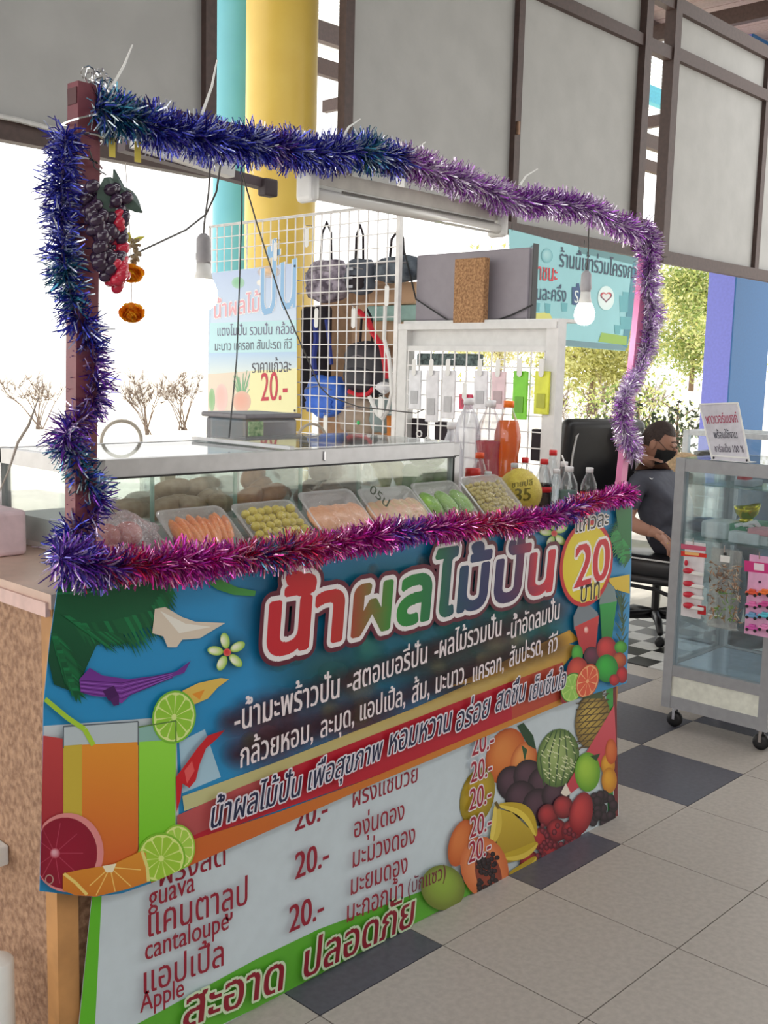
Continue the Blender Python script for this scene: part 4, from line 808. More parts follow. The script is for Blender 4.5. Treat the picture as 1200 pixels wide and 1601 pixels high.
for i, (px, y, w, h) in enumerate([(300, 2.2, .16, .08), (400, 2.2, .14, .09), (530, 2.22, .16, .08), (590, 2.26, .1, .08), (250, 2.2, .06, .1)]):
    c = Vector((inx(px, y), y, z0 + .002)); b = B()
    rn = random.Random(i); b.ball(c + Vector((0, 0, h * .5)), (w / 2, .05, h / 2), 18, 12, fn=lambda d: 1 + .12 * math.sin(9 * d.x + 5 * d.z + i) + .08 * math.sin(17 * d.z + 13 * d.y))
    b.build('plastic_bag', glass('bag_film', (245, 249, 249), .08, .12, (225, 228, 228), .15, .9, 50), None, True, label=['crinkled clear bag at the back of the glass case, second bay', 'crinkled clear bag at the back of the glass case, third bay', 'crinkled clear bag at the back of the case behind the brown fruit', 'crinkled clear bag behind the green mangoes in the case', 'tall crinkled bag in the leftmost bay of the case'][i], cat='bag')
B().box((inx(258, 2.12), 2.12, z0), (inx(258, 2.12) + .03, 2.14, z0 + .13)).build('spice_jar', mat('tan_jar', (190, 178, 150), .5), None, label='small tan upright box inside the left bay of the glass case', cat='box')
# ---- pink fruit bags at the left end
for i, (px, py, y, r) in enumerate([(150, 838, 1.83, .03), (180, 832, 1.84, .034), (210, 838, 1.83, .03), (165, 815, 1.88, .03), (200, 812, 1.88, .03)]):
    c = Wy(px, py, y); fruit('rose_apple', (c.x, c.y, CT + r * .9 + (.045 if i > 2 else 0)), (r, r, r * .9), (206, 90, 84), (230, 150, 130), 'pink red fruit in the crinkled bag behind the magenta tinsel', 'fruit', 'pink fruit in the left bag')
c = Wy(185, 815, 1.855); B().ball((c.x, c.y, CT + .062), (.095, .068, .06), 26, 16, fn=lambda d: 1 + .1 * math.sin(11 * d.x + 7 * d.z) + .07 * math.sin(23 * d.z + 19 * d.x)).build('plastic_bag', glass('bag_film2', (240, 235, 236), .16, .22, (235, 228, 232), .1, 1, 70), None, True, label='crinkled clear bag of pink fruit beside the left post', cat='bag')
# pink block added in place of the pinkish glass panes past the left post
B().rbox((1.0, 2.15, CT), (1.13, 2.5, CT + .1), .01).build('pink_pane_block', mat('pink_pane_block', (226, 200, 206), .6), None, label='pale pink block in place of glass panes, left of the maroon post', cat='box')
# ---- cling filmed trays leaning on the case
TRAYM = glass('tray_plastic', (250, 250, 250), .12, .5, (240, 240, 240), .15)
def tray(tl, tr, label, zt=1.128, contents=None, first=[0]):
    yt, yb = 1.895, 1.775
    a, b_ = Wy(tl[0], tl[1], yt), Wy(tr[0], tr[1], yt); w = (b_.x - a.x); x0 = a.x; zt = (a.z + b_.z) / 2
    o = Vector((x0, yb, CT + .006)); u = Vector((1, 0, 0)); v = Vector((0, yt - yb, zt - CT - .006)); L = v.length; v.normalize(); n = u.cross(v)
    M = Matrix(((u.x, v.x, n.x, o.x), (u.y, v.y, n.y, o.y), (u.z, v.z, n.z, o.z), (0, 0, 0, 1)))
    if n.y > 0: pass
    t = thing('fruit_tray', label, 'tray')
    sgn = 1
    b = B(); r = .02
    def ring(i, z):
        x0_, x1_, y0_, y1_ = i, w - i, i, L - i; P = []
        for cx, cy, a0 in ((x1_ - r, y1_ - r, 0), (x0_ + r, y1_ - r, 90), (x0_ + r, y0_ + r, 180), (x1_ - r, y0_ + r, 270)):
            for k in range(5): aa = math.radians(a0 + k * 22.5); P.append(M @ Vector((cx + r * math.cos(aa), cy + r * math.sin(aa), z)))
        return P
    R_ = [ring(0, .024), ring(.004, .027), ring(.008, .024), ring(.016, .003)]; N = 20
    b.add(sum(R_, []), [(j*N+k, j*N+(k+1) % N, (j+1)*N+(k+1) % N, (j+1)*N+k) for j in range(3) for k in range(N)] + [tuple(range(3*N, 4*N))]); b.build('dish', TRAYM, t, True)
    R_ = [ring(.006, .0285), ring(.02, .040), ring(.04, .046)]; b = B(); b.add(sum(R_, []), [(j*N+k, j*N+(k+1) % N, (j+1)*N+(k+1) % N, (j+1)*N+k) for j in range(2) for k in range(N)] + [tuple(range(2*N, 3*N))]); b.build('cling_film', FILM, t, True)
    return M, w, L
rn = random.Random(21)
TR = [((232, 813), (338, 800), 'film-wrapped tray of orange papaya pieces, leftmost of the six trays', 'papaya'), ((350, 801), (447, 791), 'film-wrapped tray of yellow round berries right of the orange papaya tray', 'berry'),
      ((454, 783), (540, 772), 'film-wrapped tray of peach coloured slices without handwriting', 'slice'), ((547, 777), (630, 767), 'film-wrapped tray of pinkish slices with handwriting, beside the green mango tray', 'slice2'),
      ((630, 769), (700, 757), 'film-wrapped tray of peeled green mango halves', 'mango'), ((705, 758), (770, 747), 'film-wrapped tray of small olive yellow berries beside the pomelo', 'small')]
for tl, tr_, lab, kind in TR:
    M, w, L = tray(tl, tr_, lab)
    def put(name, x, y, z, r, rgb, rgb2, label, group, rot=0, tilt=0):
        o = B().ball((0, 0, 0), r, 12, 8).build(name, mat(name + kind + '_f', rgb, .35, rgb2=rgb2, scale=50, coat=.3), None, True, label=label, cat='fruit', group=group); o.matrix_world = M @ Matrix.Translation((x, y, z)) @ Euler((tilt, 0, rot)).to_matrix().to_4x4(); return o
    if kind == 'papaya':
        for k in range(9): put('papaya_piece', .02 + (w - .04) * (k + .5) / 9, L * .5 + rn.uniform(-.008, .008), .022, (.011, .052, .015), (240, 158, 90), (230, 134, 66), 'orange papaya piece in the leftmost film-wrapped tray', 'papaya pieces', rn.uniform(-.35, .2))
    elif kind in ('berry', 'small'):
        r = .0115 if kind == 'berry' else .0078; step = r * 1.9; nx = int((w - .03) / step); ny = int((L - .03) / step)
        for i in range(nx):
            for j in range(ny):
                q = rn.uniform(.9, 1.08); put('yellow_berry' if kind == 'berry' else 'olive_berry', .017 + step * (i + .5) + rn.uniform(-.001, .001), .017 + step * (j + .5) + (step * .3 if i % 2 else 0) * .5, .018 + rn.uniform(0, .009), r * q, *(((222, 206, 84), (206, 186, 60)) if kind == 'berry' else ((206, 190, 110), (190, 172, 90))), 'yellow round berry in the tray beside the papaya tray' if kind == 'berry' else 'olive yellow berry in the tray beside the pomelo', 'yellow berries in a tray' if kind == 'berry' else 'small olive berries in a tray')
    elif kind.startswith('slice'):
        for k in range(6):
            q = k / 5; put('fruit_slice', .03 + (w - .06) * q, L * .48, .016 + .003 * (k % 2), (.034, .042, .010), *(((236, 180, 140), (226, 160, 116)) if kind == 'slice' else ((236, 178, 150), (214, 190, 140))), 'peach coloured fruit slice in the tray without handwriting' if kind == 'slice' else 'pinkish fruit slice in the tray with handwriting', 'peach slices' if kind == 'slice' else 'pinkish slices', 0, 0) 
    elif kind == 'mango':
        for k in range(3): put('mango_half', .03 + (w - .06) * k / 2, L * .5, .022, (.026, .045, .018), (150, 196, 84), (120, 176, 60), 'peeled green mango half in the film-wrapped tray', 'mango halves', .2)
    if kind == 'slice2':
        tt = [o for o in SC.objects if o.get('label') == lab][0]; p = M @ Vector((.012, L * .8, .0475)); e = M @ Vector((.03, L * .42, .0475)); up_ = (M.to_3x3() @ Vector((.8, .6, 0)))
        write('05ป', p, e, tt, (50, 60, 40), M.to_3x3() @ Vector((0, 0, 1)), up_, 1.3, off=.01, name='handwriting')
# ---- pomelo with price
pc = Wy(812, 757, 1.88); pc.z = CT + .0705
POM = mat('pomelo_peel', (214, 196, 84), .5, rgb2=(200, 176, 70), scale=70, bump=.35, bscale=220)
po = B().ball((0, 0, 0), (.067, .067, .070), 32, 20, fn=lambda d: 1 + (.03 if d.z > .9 else 0)).build('pomelo', POM, None, True, label='large yellow pomelo with handwritten price standing by the tinsel', cat='fruit'); po.location = pc
def on_ball(name, body, a, b_, k, w=.02):
    fwd = (Vector((0, 0, EYE)) - pc).normalized(); rt = Vector((0, 0, 1)).cross(fwd).normalized(); up = fwd.cross(rt)
    Qr, x0, x1 = fat_rows(body, .02, .02, 40); s_ = (b_[0] - a[0]) / (x1 - x0); bb = B().col((110, 100, 40))
    for xa_, xb_, ya, yb in Qr:
        n = max(1, int((xb_ - xa_) * s_ / .002)); vs = []
        for q in range(n + 1):
            for y in (ya, yb):
                x = xa_ + (xb_ - xa_) * q / n; u = a[0] + (x - x0) * s_; v = a[1] + (b_[1] - a[1]) * (x - x0) / (x1 - x0) + y * s_ * k; d = fwd * math.sqrt(max(1e-6, (.067 ** 2) - u*u - v*v)) + rt * u + up * v
                d = d.normalized(); vs.append(Vector((d.x * .0682, d.y * .0682, d.z * .0712)))
        bb.add(vs, [(2*q, 2*q+2, 2*q+3, 2*q+1) for q in range(n)])
    bb.build(name, PRINT, po, fix=False)
on_ball('handwriting', 'ขายปลี', (-.022, .012), (.036, .022), 1.0); on_ball('handwriting', '35', (-.012, -.026), (.032, -.020), 1.0)
# ---- bottles
def drinkm(c):
    k = 'drink%d_%d_%d' % c
    if k not in MATS:
        m = mat(k, c, .2, noise=0); n = m.node_tree; t = n.nodes.new('ShaderNodeBsdfTranslucent'); t.inputs[0].default_value = (*lin(c), 1); mx = n.nodes.new('ShaderNodeMixShader'); mx.inputs[0].default_value = .6
        n.links.new(n.nodes['Principled BSDF'].outputs[0], mx.inputs[1]); n.links.new(t.outputs[0], mx.inputs[2]); n.links.new(mx.outputs[0], n.nodes['Material Output'].inputs[0])
    return MATS[k]
def bottle(px, base_y, h, r, kind, label, liquid=None, cap=(225, 225, 225), fill=.6, cat='bottle', group=None, x=None, labelcol=None, mg_=None):
    c = Wy(px, 760, base_y); c.z = CT; t = thing('bottle', label, cat, group, tuple(c))
    if kind == 'soda': prof = [(.02, 0), (.94, .02), (1, .08), (1, .3), (.86, .42), (.86, .48), (1, .6), (1, .68), (.8, .8), (.45, .9), (.36, .93), (.36, .955)]
    elif kind == 'glass': prof = [(.02, 0), (.95, .01), (1, .05), (1, .45), (.9, .56), (.55, .72), (.48, .85), (.52, .9), (.46, .95)]
    elif kind == 'jar': prof = [(.02, 0), (.95, .02), (1, .06), (1, .6), (.88, .72), (.62, .8), (.6, .84)]
    else: prof = [(.02, 0), (.9, .015), (1, .06), (1, .5), (.95, .62), (.6, .8), (.42, .88), (.42, .93)]
    P = [(a * r, b_ * h) for a, b_ in prof]
    B().lathe(P, 20).build('shell', mg_ or glass('pet_clear', (246, 250, 252), .05, .05, (235, 238, 240), .05), t, True)
    if liquid:
        Lq = [(a * .985, b_ + .001) for a, b_ in P if b_ <= fill * h]; rr = np.interp(fill * h, [p[1] for p in P], [p[0] for p in P]); Lq.append((rr * .985, fill * h)); B().lathe(Lq, 20).build('drink', drinkm(liquid), t, True)
    cr_ = P[-1][0] * 1.12; ch = h * (1 - prof[-1][1]) + .004
    B().lathe([(cr_, 0), (cr_, ch), (cr_ * .9, ch + .002)], 16, o=(0, 0, P[-1][1] - .002)).build('cap', mat('cap%d_%d_%d' % cap, cap, .4, noise=0), t, True)
    if labelcol: B().lathe([(r * 1.005, .33 * h if kind != 'soda' else .1 * h), (r * 1.005, (.33 + .12) * h if kind != 'soda' else .3 * h)], 20).build('paper_label', mat('lab%d_%d_%d' % labelcol, labelcol, .5, noise=0), t, True)
    return t
CL = glass('milky_plastic', (238, 240, 244), .12, .45, (232, 232, 238), .1)
WP = (230, 230, 232); RP = (214, 48, 52)
bottle(728, 2.20, .335, .043, 'soda', 'tall clear empty bottle, nearest the shelf frame', None, WP, mg_=CL)
bottle(762, 2.12, .33, .043, 'soda', 'tall bottle half full of bright red drink', (236, 40, 90), WP, .62, mg_=glass('milky2', (244, 245, 248), .08, .2, (232, 232, 238), .1))
bottle(790, 2.08, .33, .043, 'soda', 'tall bottle full of orange drink with orange cap', (255, 150, 36), (244, 120, 30), .82)
bottle(704, 2.32, .25, .04, 'plain', 'frosted white jug bottle behind the corner of the display case', None, WP, mg_=CL)
bottle(738, 1.985, .135, .035, 'jar', 'jar of yellow liquid with a wide red cap beside the display case', (206, 190, 40), (206, 50, 46), .5)
bottle(748, 2.07, .17, .03, 'plain', 'bottle with orange red drink just behind the yellow jar', (236, 100, 50), (232, 90, 50), .6)
bottle(762, 1.93, .13, .021, 'glass', 'small clear glass bottle left of the pomelo, nearer the tray', None, (215, 218, 222), labelcol=(214, 90, 80))
bottle(779, 1.95, .105, .022, 'plain', 'short clear bottle with white cap left of the pomelo', None, WP)
bottle(803, 1.99, .14, .024, 'glass', 'small clear glass bottle standing behind the pomelo', None, (200, 205, 210))
bottle(819, 2.03, .15, .024, 'plain', 'clear bottle with red cap above the pomelo', None, RP)
bottle(826, 1.97, .115, .022, 'plain', 'clear bottle with white cap behind the right of the pomelo', None, WP)
bottle(849, 1.96, .15, .028, 'plain', 'bottle of dark cola with red cap right of the pomelo', (50, 22, 28), RP, .5, labelcol=(200, 30, 40))
bottle(862, 2.02, .17, .028, 'plain', 'clear bottle with red cap behind the cola bottle', None, RP)
bottle(868, 1.93, .12, .024, 'plain', 'clear bottle with white cap between cola and green bottles', None, WP)
bottle(888, 1.89, .13, .03, 'plain', 'pale green tinted bottle with white cap near the right end', (150, 178, 170), WP, .45)
bottle(880, 1.94, .14, .026, 'plain', 'clear bottle with white cap behind the pale green bottle', None, WP)
bottle(920, 1.835, .13, .026, 'plain', 'cola bottle with white cap and red ring at the right end', (36, 18, 24), WP, .45, labelcol=(210, 50, 56))
st_ = B(); 
B().tube([Wy(878, 712, 1.95), Wy(890, 745, 1.9), Wy(893, 762, 1.9)], .0025, 6).build('drinking_straw', WPL, None, label='white straw leaning among the bottles right of the pomelo', cat='straw')
# stacked white cups behind the red bottle
# ================================================================== ACCESSORIES STAND BEYOND
XG = 3.2
def G(px, py, x=XG): return Wx(px, py, x)
def gz(px, py): return G(px, py).z
g = thing('wire_grid_panel', 'white wire grid panel hung with bags behind the fruit stall', 'wire grid')
gl, gr_, gtop, gbot = G(328, 350).y, G(622, 350).y, gz(490, 335), .55
def wires(par, y0, y1, z0, z1, x, st=.0555, r=.0022, name='grid_wires'):
    b = B(); n = int(abs(y1 - y0) / st); 
    for k in range(n + 1): y = y0 + (y1 - y0) * k / n; b.bar((x, y, z0), (x, y, z1), r * 2)
    m = int((z1 - z0) / st)
    for k in range(m + 1): z = z0 + (z1 - z0) * k / m; b.bar((x - r * 1.5, y0, z), (x - r * 1.5, y1, z), r * 2)
    return b.build(name, WIRE, par, kind='stuff')
wires(g, gl, gr_, gbot, gtop, XG)
b = B(); b.bar((XG, gl, gtop), (XG, gr_, gtop), .011); b.bar((XG, gl, .02), (XG, gl, gtop), .011); b.bar((XG, gr_ - .01, .02), (XG, gr_ - .01, gtop + .12), .02); b.build('edge_frame', WIRE, g)
# white shelf frame with its own wire panel
sf = thing('shelf_frame', 'white painted shelf frame holding phone accessory packets on a wire panel', 'shelf')
yl, yr = G(628, 600).y, G(873, 600).y; zt = gz(750, 505); zr2 = gz(750, 545)
WF = mat('white_frame', (226, 226, 224), .5, noise=.04)
B().bar((XG + .0, yl - .02, 0), (XG + .0, yl - .02, zt), .05, .045, Vector((0, 1, 0))).build('post', WF, sf); B().bar((XG, yr + .02, 0), (XG, yr + .02, zt + .01), .05, .05, Vector((0, 1, 0))).build('post', WF, sf)
B().bar((XG, yl, zt - .012), (XG, yr, zt - .012), .06, .024).build('top_rail', WF, sf); B().bar((XG, yl, zr2), (XG, yr, zr2), .04, .018).build('rail', WF, sf)
B().box((XG + .01, yr + .04, zr2), (XG + .016, yl - .04, zt - .02)).build('panel', WF, sf); B().box((XG, yr, zt), (XG + .12, yl, zt + .012)).build('shelf_board', WF, sf)
wires(sf, yl - .05, yr + .05, .6, zr2 - .01, XG - .02)
# brown backing and cartons seen through the grid
def blk(name, a, b_, m, label, cat, group=None, r=.008): return B().rbox(a, b_, r).build(name, m, None, label=label, cat=cat, group=group)
CARD = mat('cardboard', (196, 160, 128), .8, noise=.06, scale=12); DARK = mat('dark_cloth', (48, 40, 46), .85, noise=.15)
ya, yb_ = G(468, 500, XG + .35).y, G(522, 500, XG + .35).y
B().box((XG + .36, G(632, 500, XG + .36).y, 0), (XG + .38, G(500, 500, XG + .36).y, G(560, 440, XG + .36).z)).build('plywood_back', mat('plywood', (170, 132, 100), .8, noise=.1), None, label='brown plywood back board behind the hanging bags', cat='board')
def pxbox(name, x0, y0, x1, y1, x, dx, m, label, cat, group=None, r=.008, par=None):
    a, b_ = G(x0, y1, x), G(x1, y0, x); ylo, yhi = min(a.y, b_.y), max(a.y, b_.y); b = B().rbox((x, ylo, a.z), (x + dx, yhi, b_.z), r)
    return b.build(name, m, par, label=label, cat=cat, group=group)
pxbox('cardboard_box', 575, 440, 648, 478, XG + .18, .181, CARD, 'upper brown carton left of the grey folder', 'box')
pxbox('cardboard_box', 548, 470, 606, 540, XG + .18, .181, CARD, 'brown carton behind the wire grid, below the camouflage bag', 'box')
pxbox('dark_garment', 466, 478, 512, 640, XG + .12, .04, DARK, 'dark hanging garment behind the grid beside the faded poster', 'garment', r=.02)
cr2 = pxbox('mesh_crate', 572, 476, 655, 502, XG + .16, .12, mat('crate_teal', (150, 186, 178), .6), 'pale teal mesh basket behind the wire grid', 'basket')
# bags
def bag(px0, py0, px1, py1, x, th, m, name, label, e=.55, hand=None, pocket=None, wob=.05, cat='bag'):
    a, b_ = G(px0, py1, x), G(px1, py0, x); c = (a + b_) / 2; c.x = x + th / 2; ry, rz = abs(a.y - b_.y) / 2, abs(a.z - b_.z) / 2
    t = thing(name, label, cat, None, tuple(c))
    def fn(d): 
        q = (abs(d.x) ** 2.6 + abs(d.y) ** 3.2 + abs(d.z) ** 3.2) ** (-1 / 3.0); return q * (1 + wob * math.sin(9 * d.z + 5 * d.y + px0))
    B().ball((0, 0, 0), (th / 2, ry, rz), 22, 14, fn=fn).build('bag_body', m, t, True)
    if pocket: B().ball((-th * .42, 0, -rz * .35), (th * .16, ry * .7, rz * .42), 16, 10, fn=fn).build('pocket', pocket, t, True)
    if hand:
        hh = hand; B().tube([(-th*.1, -ry * .3, rz * .9), (-th*.1, -ry * .25, rz + hh * .7), (-th*.1, 0, rz + hh), (-th*.1, ry * .25, rz + hh * .7), (-th*.1, ry * .3, rz * .9)], .006, 6).build('strap', DARK, t, True)
    B().tube([(-th * .5, -ry * .7, rz * .35), (-th * .52, 0, rz * .5), (-th * .5, ry * .7, rz * .35)], .0025, 5).build('zip', mat('zip', (150, 146, 150), .4, .4), t)
    return t
CAMO = mat('camouflage', (84, 74, 88), .8, rgb2=(196, 186, 200), scale=26); CAMO2 = mat('camouflage_grey', (110, 120, 130), .8, rgb2=(60, 66, 78), scale=24)
bag(468, 402, 526, 472, XG + .02, .12, CAMO, 'camouflage_bag', 'round camouflage backpack hanging at the left of the wire grid', hand=.16, pocket=CAMO)
t = bag(532, 402, 574, 460, XG + .02, .08, mat('slate_cloth', (90, 96, 108), .8), 'sling_bag', 'dark grey sling bag with a pale letter E on it', hand=.14, pocket=DARK)
write('E', (-.052, .03, -.05), (-.052, -.005, -.05), t, (190, 192, 200), (-1, 0, 0), k=1.4, off=.04, name='lettering')
bag(574, 396, 646, 442, XG + .04, .1, CAMO2, 'belt_bag', 'wide grey camouflage belt bag hanging beside the shelf frame post', hand=.1)
t = bag(527, 534, 592, 618, XG + .03, .12, mat('black_nylon', (52, 52, 60), .6), 'black_backpack', 'black backpack with red trim in the middle of the wire grid', hand=.14, pocket=mat('black_nylon', (52, 52, 60), .6))
def pxtube(pts, x, r, name, m, label, cat='strap', par=None): return B().tube([G(a, b_, x) for a, b_ in pts], r, 6).build(name, m, par, label=label, cat=cat)
REDC = mat('red_cloth', (206, 34, 52), .7)
pxtube([(560, 486), (575, 500), (582, 520), (596, 540), (602, 570), (604, 592)], XG + .04, .012, 'red_strap', REDC, 'red webbing strap curving right of the black backpack')
pxtube([(545, 612), (560, 618), (575, 616), (582, 608)], XG + .03, .01, 'red_strap', REDC, 'short red strap under the black backpack')
pxtube([(492, 500), (494, 530), (490, 560), (492, 585)], XG + .04, .013, 'blue_strap', mat('blue_cloth', (50, 66, 150), .7), 'wide dark blue strap above the bright blue pouch')
pxtube([(510, 500), (514, 530), (518, 570)], XG + .05, .01, 'blue_strap', MATS['blue_cloth'], 'thin dark blue strap left of the black backpack')
bag(468, 588, 526, 650, XG + .02, .1, mat('royal_blue_cloth', (66, 120, 226), .6, noise=.1, scale=14), 'blue_pouch', 'bright blue pleated pouch at the lower left of the wire grid', pocket=MATS['royal_blue_cloth'], wob=.08)
bag(520, 622, 578, 676, XG + .06, .1, mat('khaki_cloth', (176, 158, 140), .8), 'khaki_bag', 'beige cloth bag at the bottom of the wire grid', wob=.07)
bag(572, 622, 602, 676, XG + .04, .07, mat('sage_cloth', (140, 156, 156), .8), 'sage_bag', 'grey green cloth bag low beside the shelf post')
pxtube([(577, 620), (590, 648), (598, 655), (606, 640), (612, 614), (608, 560), (600, 530), (602, 478)], XG - .01, .009, 'white_strap', WPL, 'long white strap looping down beside the shelf post')
c = G(600, 608, XG + .02); B().ball(c, (.03, .045, .03), 16, 8, fn=lambda d: 1 if d.z > -.2 else .7).build('baseball_cap', mat('cap_white', (222, 222, 226), .7), None, True, label='small white cap hanging near the shelf post', cat='cap')
c = G(560, 661, XG - .01); B().ball(c, (.006, .009, .009), 8, 6).build('green_tag', mat('green_tag', (60, 200, 110), .4), None, True, label='tiny green tag on the wire grid', cat='tag')
pxtube([(608, 650), (609, 690)], XG + .03, .012, 'orange_strap', mat('orange_cloth', (214, 130, 50), .7), 'orange strap at the bottom beside the shelf post')
# white hang tags
for i, (px, py) in enumerate([(430, 393), (479, 371), (494, 497), (552, 497), (604, 462), (508, 664), (594, 636)]):
    a = G(px, py, XG - .03); b = B(); P = []
    for k in range(16):
        aa = 2 * math.pi * k / 16; P.append(a + Vector((0, .0125 * math.cos(aa), (.03 if math.sin(aa) > 0 else -.03) + .0125 * math.sin(aa))))
    tt = thing('hook_tag', 'white rounded tag on a hook of the wire grid', 'tag', 'white hook tags on the wire grid'); b.prism(P, (.0015, 0, 0)).build('tag_plate', WPL, tt)
    B().tube([a + Vector((0, 0, .036)), a + Vector((-.01, 0, .05)), a + Vector((.03, 0, .052))], .0016, 4).build('hook', CHROME, tt)
# accessory packets on the shelf frame panel
cols = [((232, 234, 238), 0), ((232, 232, 236), 0), ((235, 235, 238), 0), ((214, 60, 96), 1), ((236, 236, 240), 0), ((238, 210, 216), 0), ((130, 220, 50), 1), ((226, 232, 70), 1)]
pp = [(650, 567, 640), (677, 567, 660), (703, 567, 655), (729, 604, 640), (753, 567, 640), (781, 568, 640), (815, 567, 656), (849, 567, 648)]
pn = ['clear white packet leftmost on the wire panel', 'white packet with a hook, second from the shelf post', 'white packet third from the left post of the frame', 'packet with a red lower half above the clear bottle', 'white packet behind the red soda bottle', 'pinkish white packet above the orange bottle', 'bright green packet with a white top', 'bright yellow packet nearest the right post of the frame']
for (cc_, kk), (px, y0, y1), nm in zip(cols, pp, pn):
    a = G(px, y0, XG - .035); b_ = G(px, y1, XG - .035); w = .032
    t = thing('accessory_packet', nm, 'packet')
    B().rbox((XG - .04, a.y - w, b_.z), (XG - .03, a.y + w, a.z - .03), .003).build('pouch', mat('pk%d%d' % (px, y0), cc_, .35), t)
    B().rbox((XG - .0425, a.y - w * .6, b_.z + (a.z - b_.z) * .12), (XG - .0405, a.y + w * .6, b_.z + (a.z - b_.z) * .4), .002).build('print_block', mat('pkb%d' % px, tuple(int(v * .8) for v in cc_), .4), t)
    P = [a + Vector((-.012, .011 * math.cos(k * .4), -.018 + (.022 if math.sin(k * .4) > 0 else -.022) + .011 * math.sin(k * .4))) for k in range(16)]
    B().prism(P, (.0015, 0, 0)).build('hang_tag', WPL, t)
    B().tube([a + Vector((-.012, 0, .012)), a + Vector((.02, 0, .014))], .0018, 4).build('hook', CHROME, t)
for i, (px, py) in enumerate([(640, 690), (668, 688), (655, 678)]):
    c = G(px, py, XG - .05); B().tube([c + Vector((0, .014 * math.cos(k), .012 * math.sin(k) )) for k in range(0, 13)], .003, 5).build('coiled_cable', WPL, None, label='white coiled cable hanging low on the accessory panel', cat='cable', group='coiled cables on the accessory panel')
for i, (px, y0, y1, lb) in enumerate([(650, 655, 700, 'dark packet at the bottom left of the accessory panel'), (690, 660, 690, 'dark packet low on the accessory panel behind the bottles'), (840, 672, 720, 'dark packet hanging near the right post of the frame')]):
    pxbox('dark_packet', px - 12, y0, px + 12, y1, XG + .02, .03, DARK, lb, 'packet', r=.004)
# grey folder box and chipboard offcut
fo = thing('document_box', 'large grey document box standing on the shelf frame', 'box')
o = pxbox('shell', 648, 386, 828, 502, XG + .06, .03, mat('grey_card', (150, 144, 152), .5, noise=.03), None, None, par=fo); 
B().tube([G(628, 350, XG + .04), G(630, 385, XG + .04), G(650, 468, XG + .045), G(706, 505, XG + .05)], .0035, 5).build('elastic', BLK, fo); B().tube([G(756, 508, XG + .05), G(800, 492, XG + .045), G(833, 476, XG + .05)], .0035, 5).build('elastic', BLK, fo)
pxbox('dark_edge', 828, 380, 834, 502, XG + .058, .034, BLK, None, None, par=fo, r=.002)
CH = mat('chipboard', (196, 152, 108), .8, rgb2=(140, 100, 66), scale=110, bump=.4, bscale=150)
pxbox('chipboard_block', 707, 402, 758, 512, XG - .01, .03, CH, 'chipboard offcut leaning against the grey document box', 'board', r=.003)
# ---- faded poster hung on the grid
fp = thing('price_poster', 'sun-faded fruit shake poster hung on the left of the wire grid', 'poster'); XP = XG - .02
def fq(px, py, lay=0): return Wx(px, py, XP - .0015 - lay * 1.5e-4)
pc4 = [(326, 427), (463, 411), (464, 645), (325, 646)]
B().prism([Wx(a, b_, XP) for a, b_ in pc4], (.0012, 0, 0)).build('vinyl_sheet', mat('faded_vinyl', (206, 226, 246), .5), fp)
Fp = Art(fq, fp)
Fp.new().poly([(330, 428), (463, 412), (463, 500), (330, 505)], (196, 214, 246), rgb2=(216, 234, 252)).poly([(328, 505), (463, 500), (464, 550), (327, 552)], (200, 240, 246)).poly([(327, 552), (464, 550), (464, 580), (327, 585)], (190, 220, 248), rgb2=(232, 243, 238)).poly([(390, 580), (464, 576), (464, 645), (380, 646)], (250, 246, 190)).poly([(325, 585), (392, 580), (384, 646), (325, 646)], (240, 226, 206)).done('printed_background')
Fp.new()
for k in range(26): Fp.line([(378, 625), (378 + random.uniform(-14, 14), random.uniform(578, 612))], 2, random.choice([(130, 180, 140), (150, 196, 150)]), w2=.8)
Fp.blob(378, 628, 14, 17, (240, 180, 160), (236, 200, 180)).blob(346, 622, 10, 22, (250, 200, 190), (246, 214, 206)).blob(331, 625, 5, 18, (150, 196, 140), (180, 210, 170)).done('printed_fruit')
Fp.new().blob(372, 442, 10, 9, (150, 210, 170), (180, 220, 200)).blob(407, 442, 6, 5, (250, 250, 240), (240, 240, 240)).blob(420, 425, 18, 10, (250, 210, 160), (240, 214, 190), 1, .3).done('printed_motif')
def fw(body, x0, y0, x1, y1, rgb, k=1.2, off=.015, ol=()): write(body, fq(x0, y0), fq(x1, y1), fp, rgb, (-1, 0, 0), k=k, lay=(Fp.lay + 2) * 1.5e-4, off=off, outline=ol)
fw('น้ำผลไม้', 335, 498, 406, 486, (240, 180, 190), 1.0, .02, ((.004, (250, 250, 252)),)); fw('ปั่น', 408, 494, 462, 480, (150, 196, 236), 1.7, .02, ((.005, (250, 250, 252)),))
fw('แตงโมปั่น รวมปั่น กล้วย', 340, 525, 460, 522, (120, 110, 140), 1.1, 0); fw('มะนาว แครอท สับปะรด กีวี', 336, 548, 456, 545, (110, 116, 130), 1.1, 0)
fw('ราคาแก้วละ', 394, 583, 455, 581, (90, 90, 100), 1.3, .01); fw('20.-', 408, 627, 449, 625, (206, 60, 80), 1.5, .015)
for q in ((460, 416), (460, 642)): B().lathe([(.004, 0), (.006, .001)], 10, M=Matrix.Translation(fq(*q, 30)) @ Euler((0, math.pi/2, 0)).to_matrix().to_4x4()).build('grommet', BLK, fp)
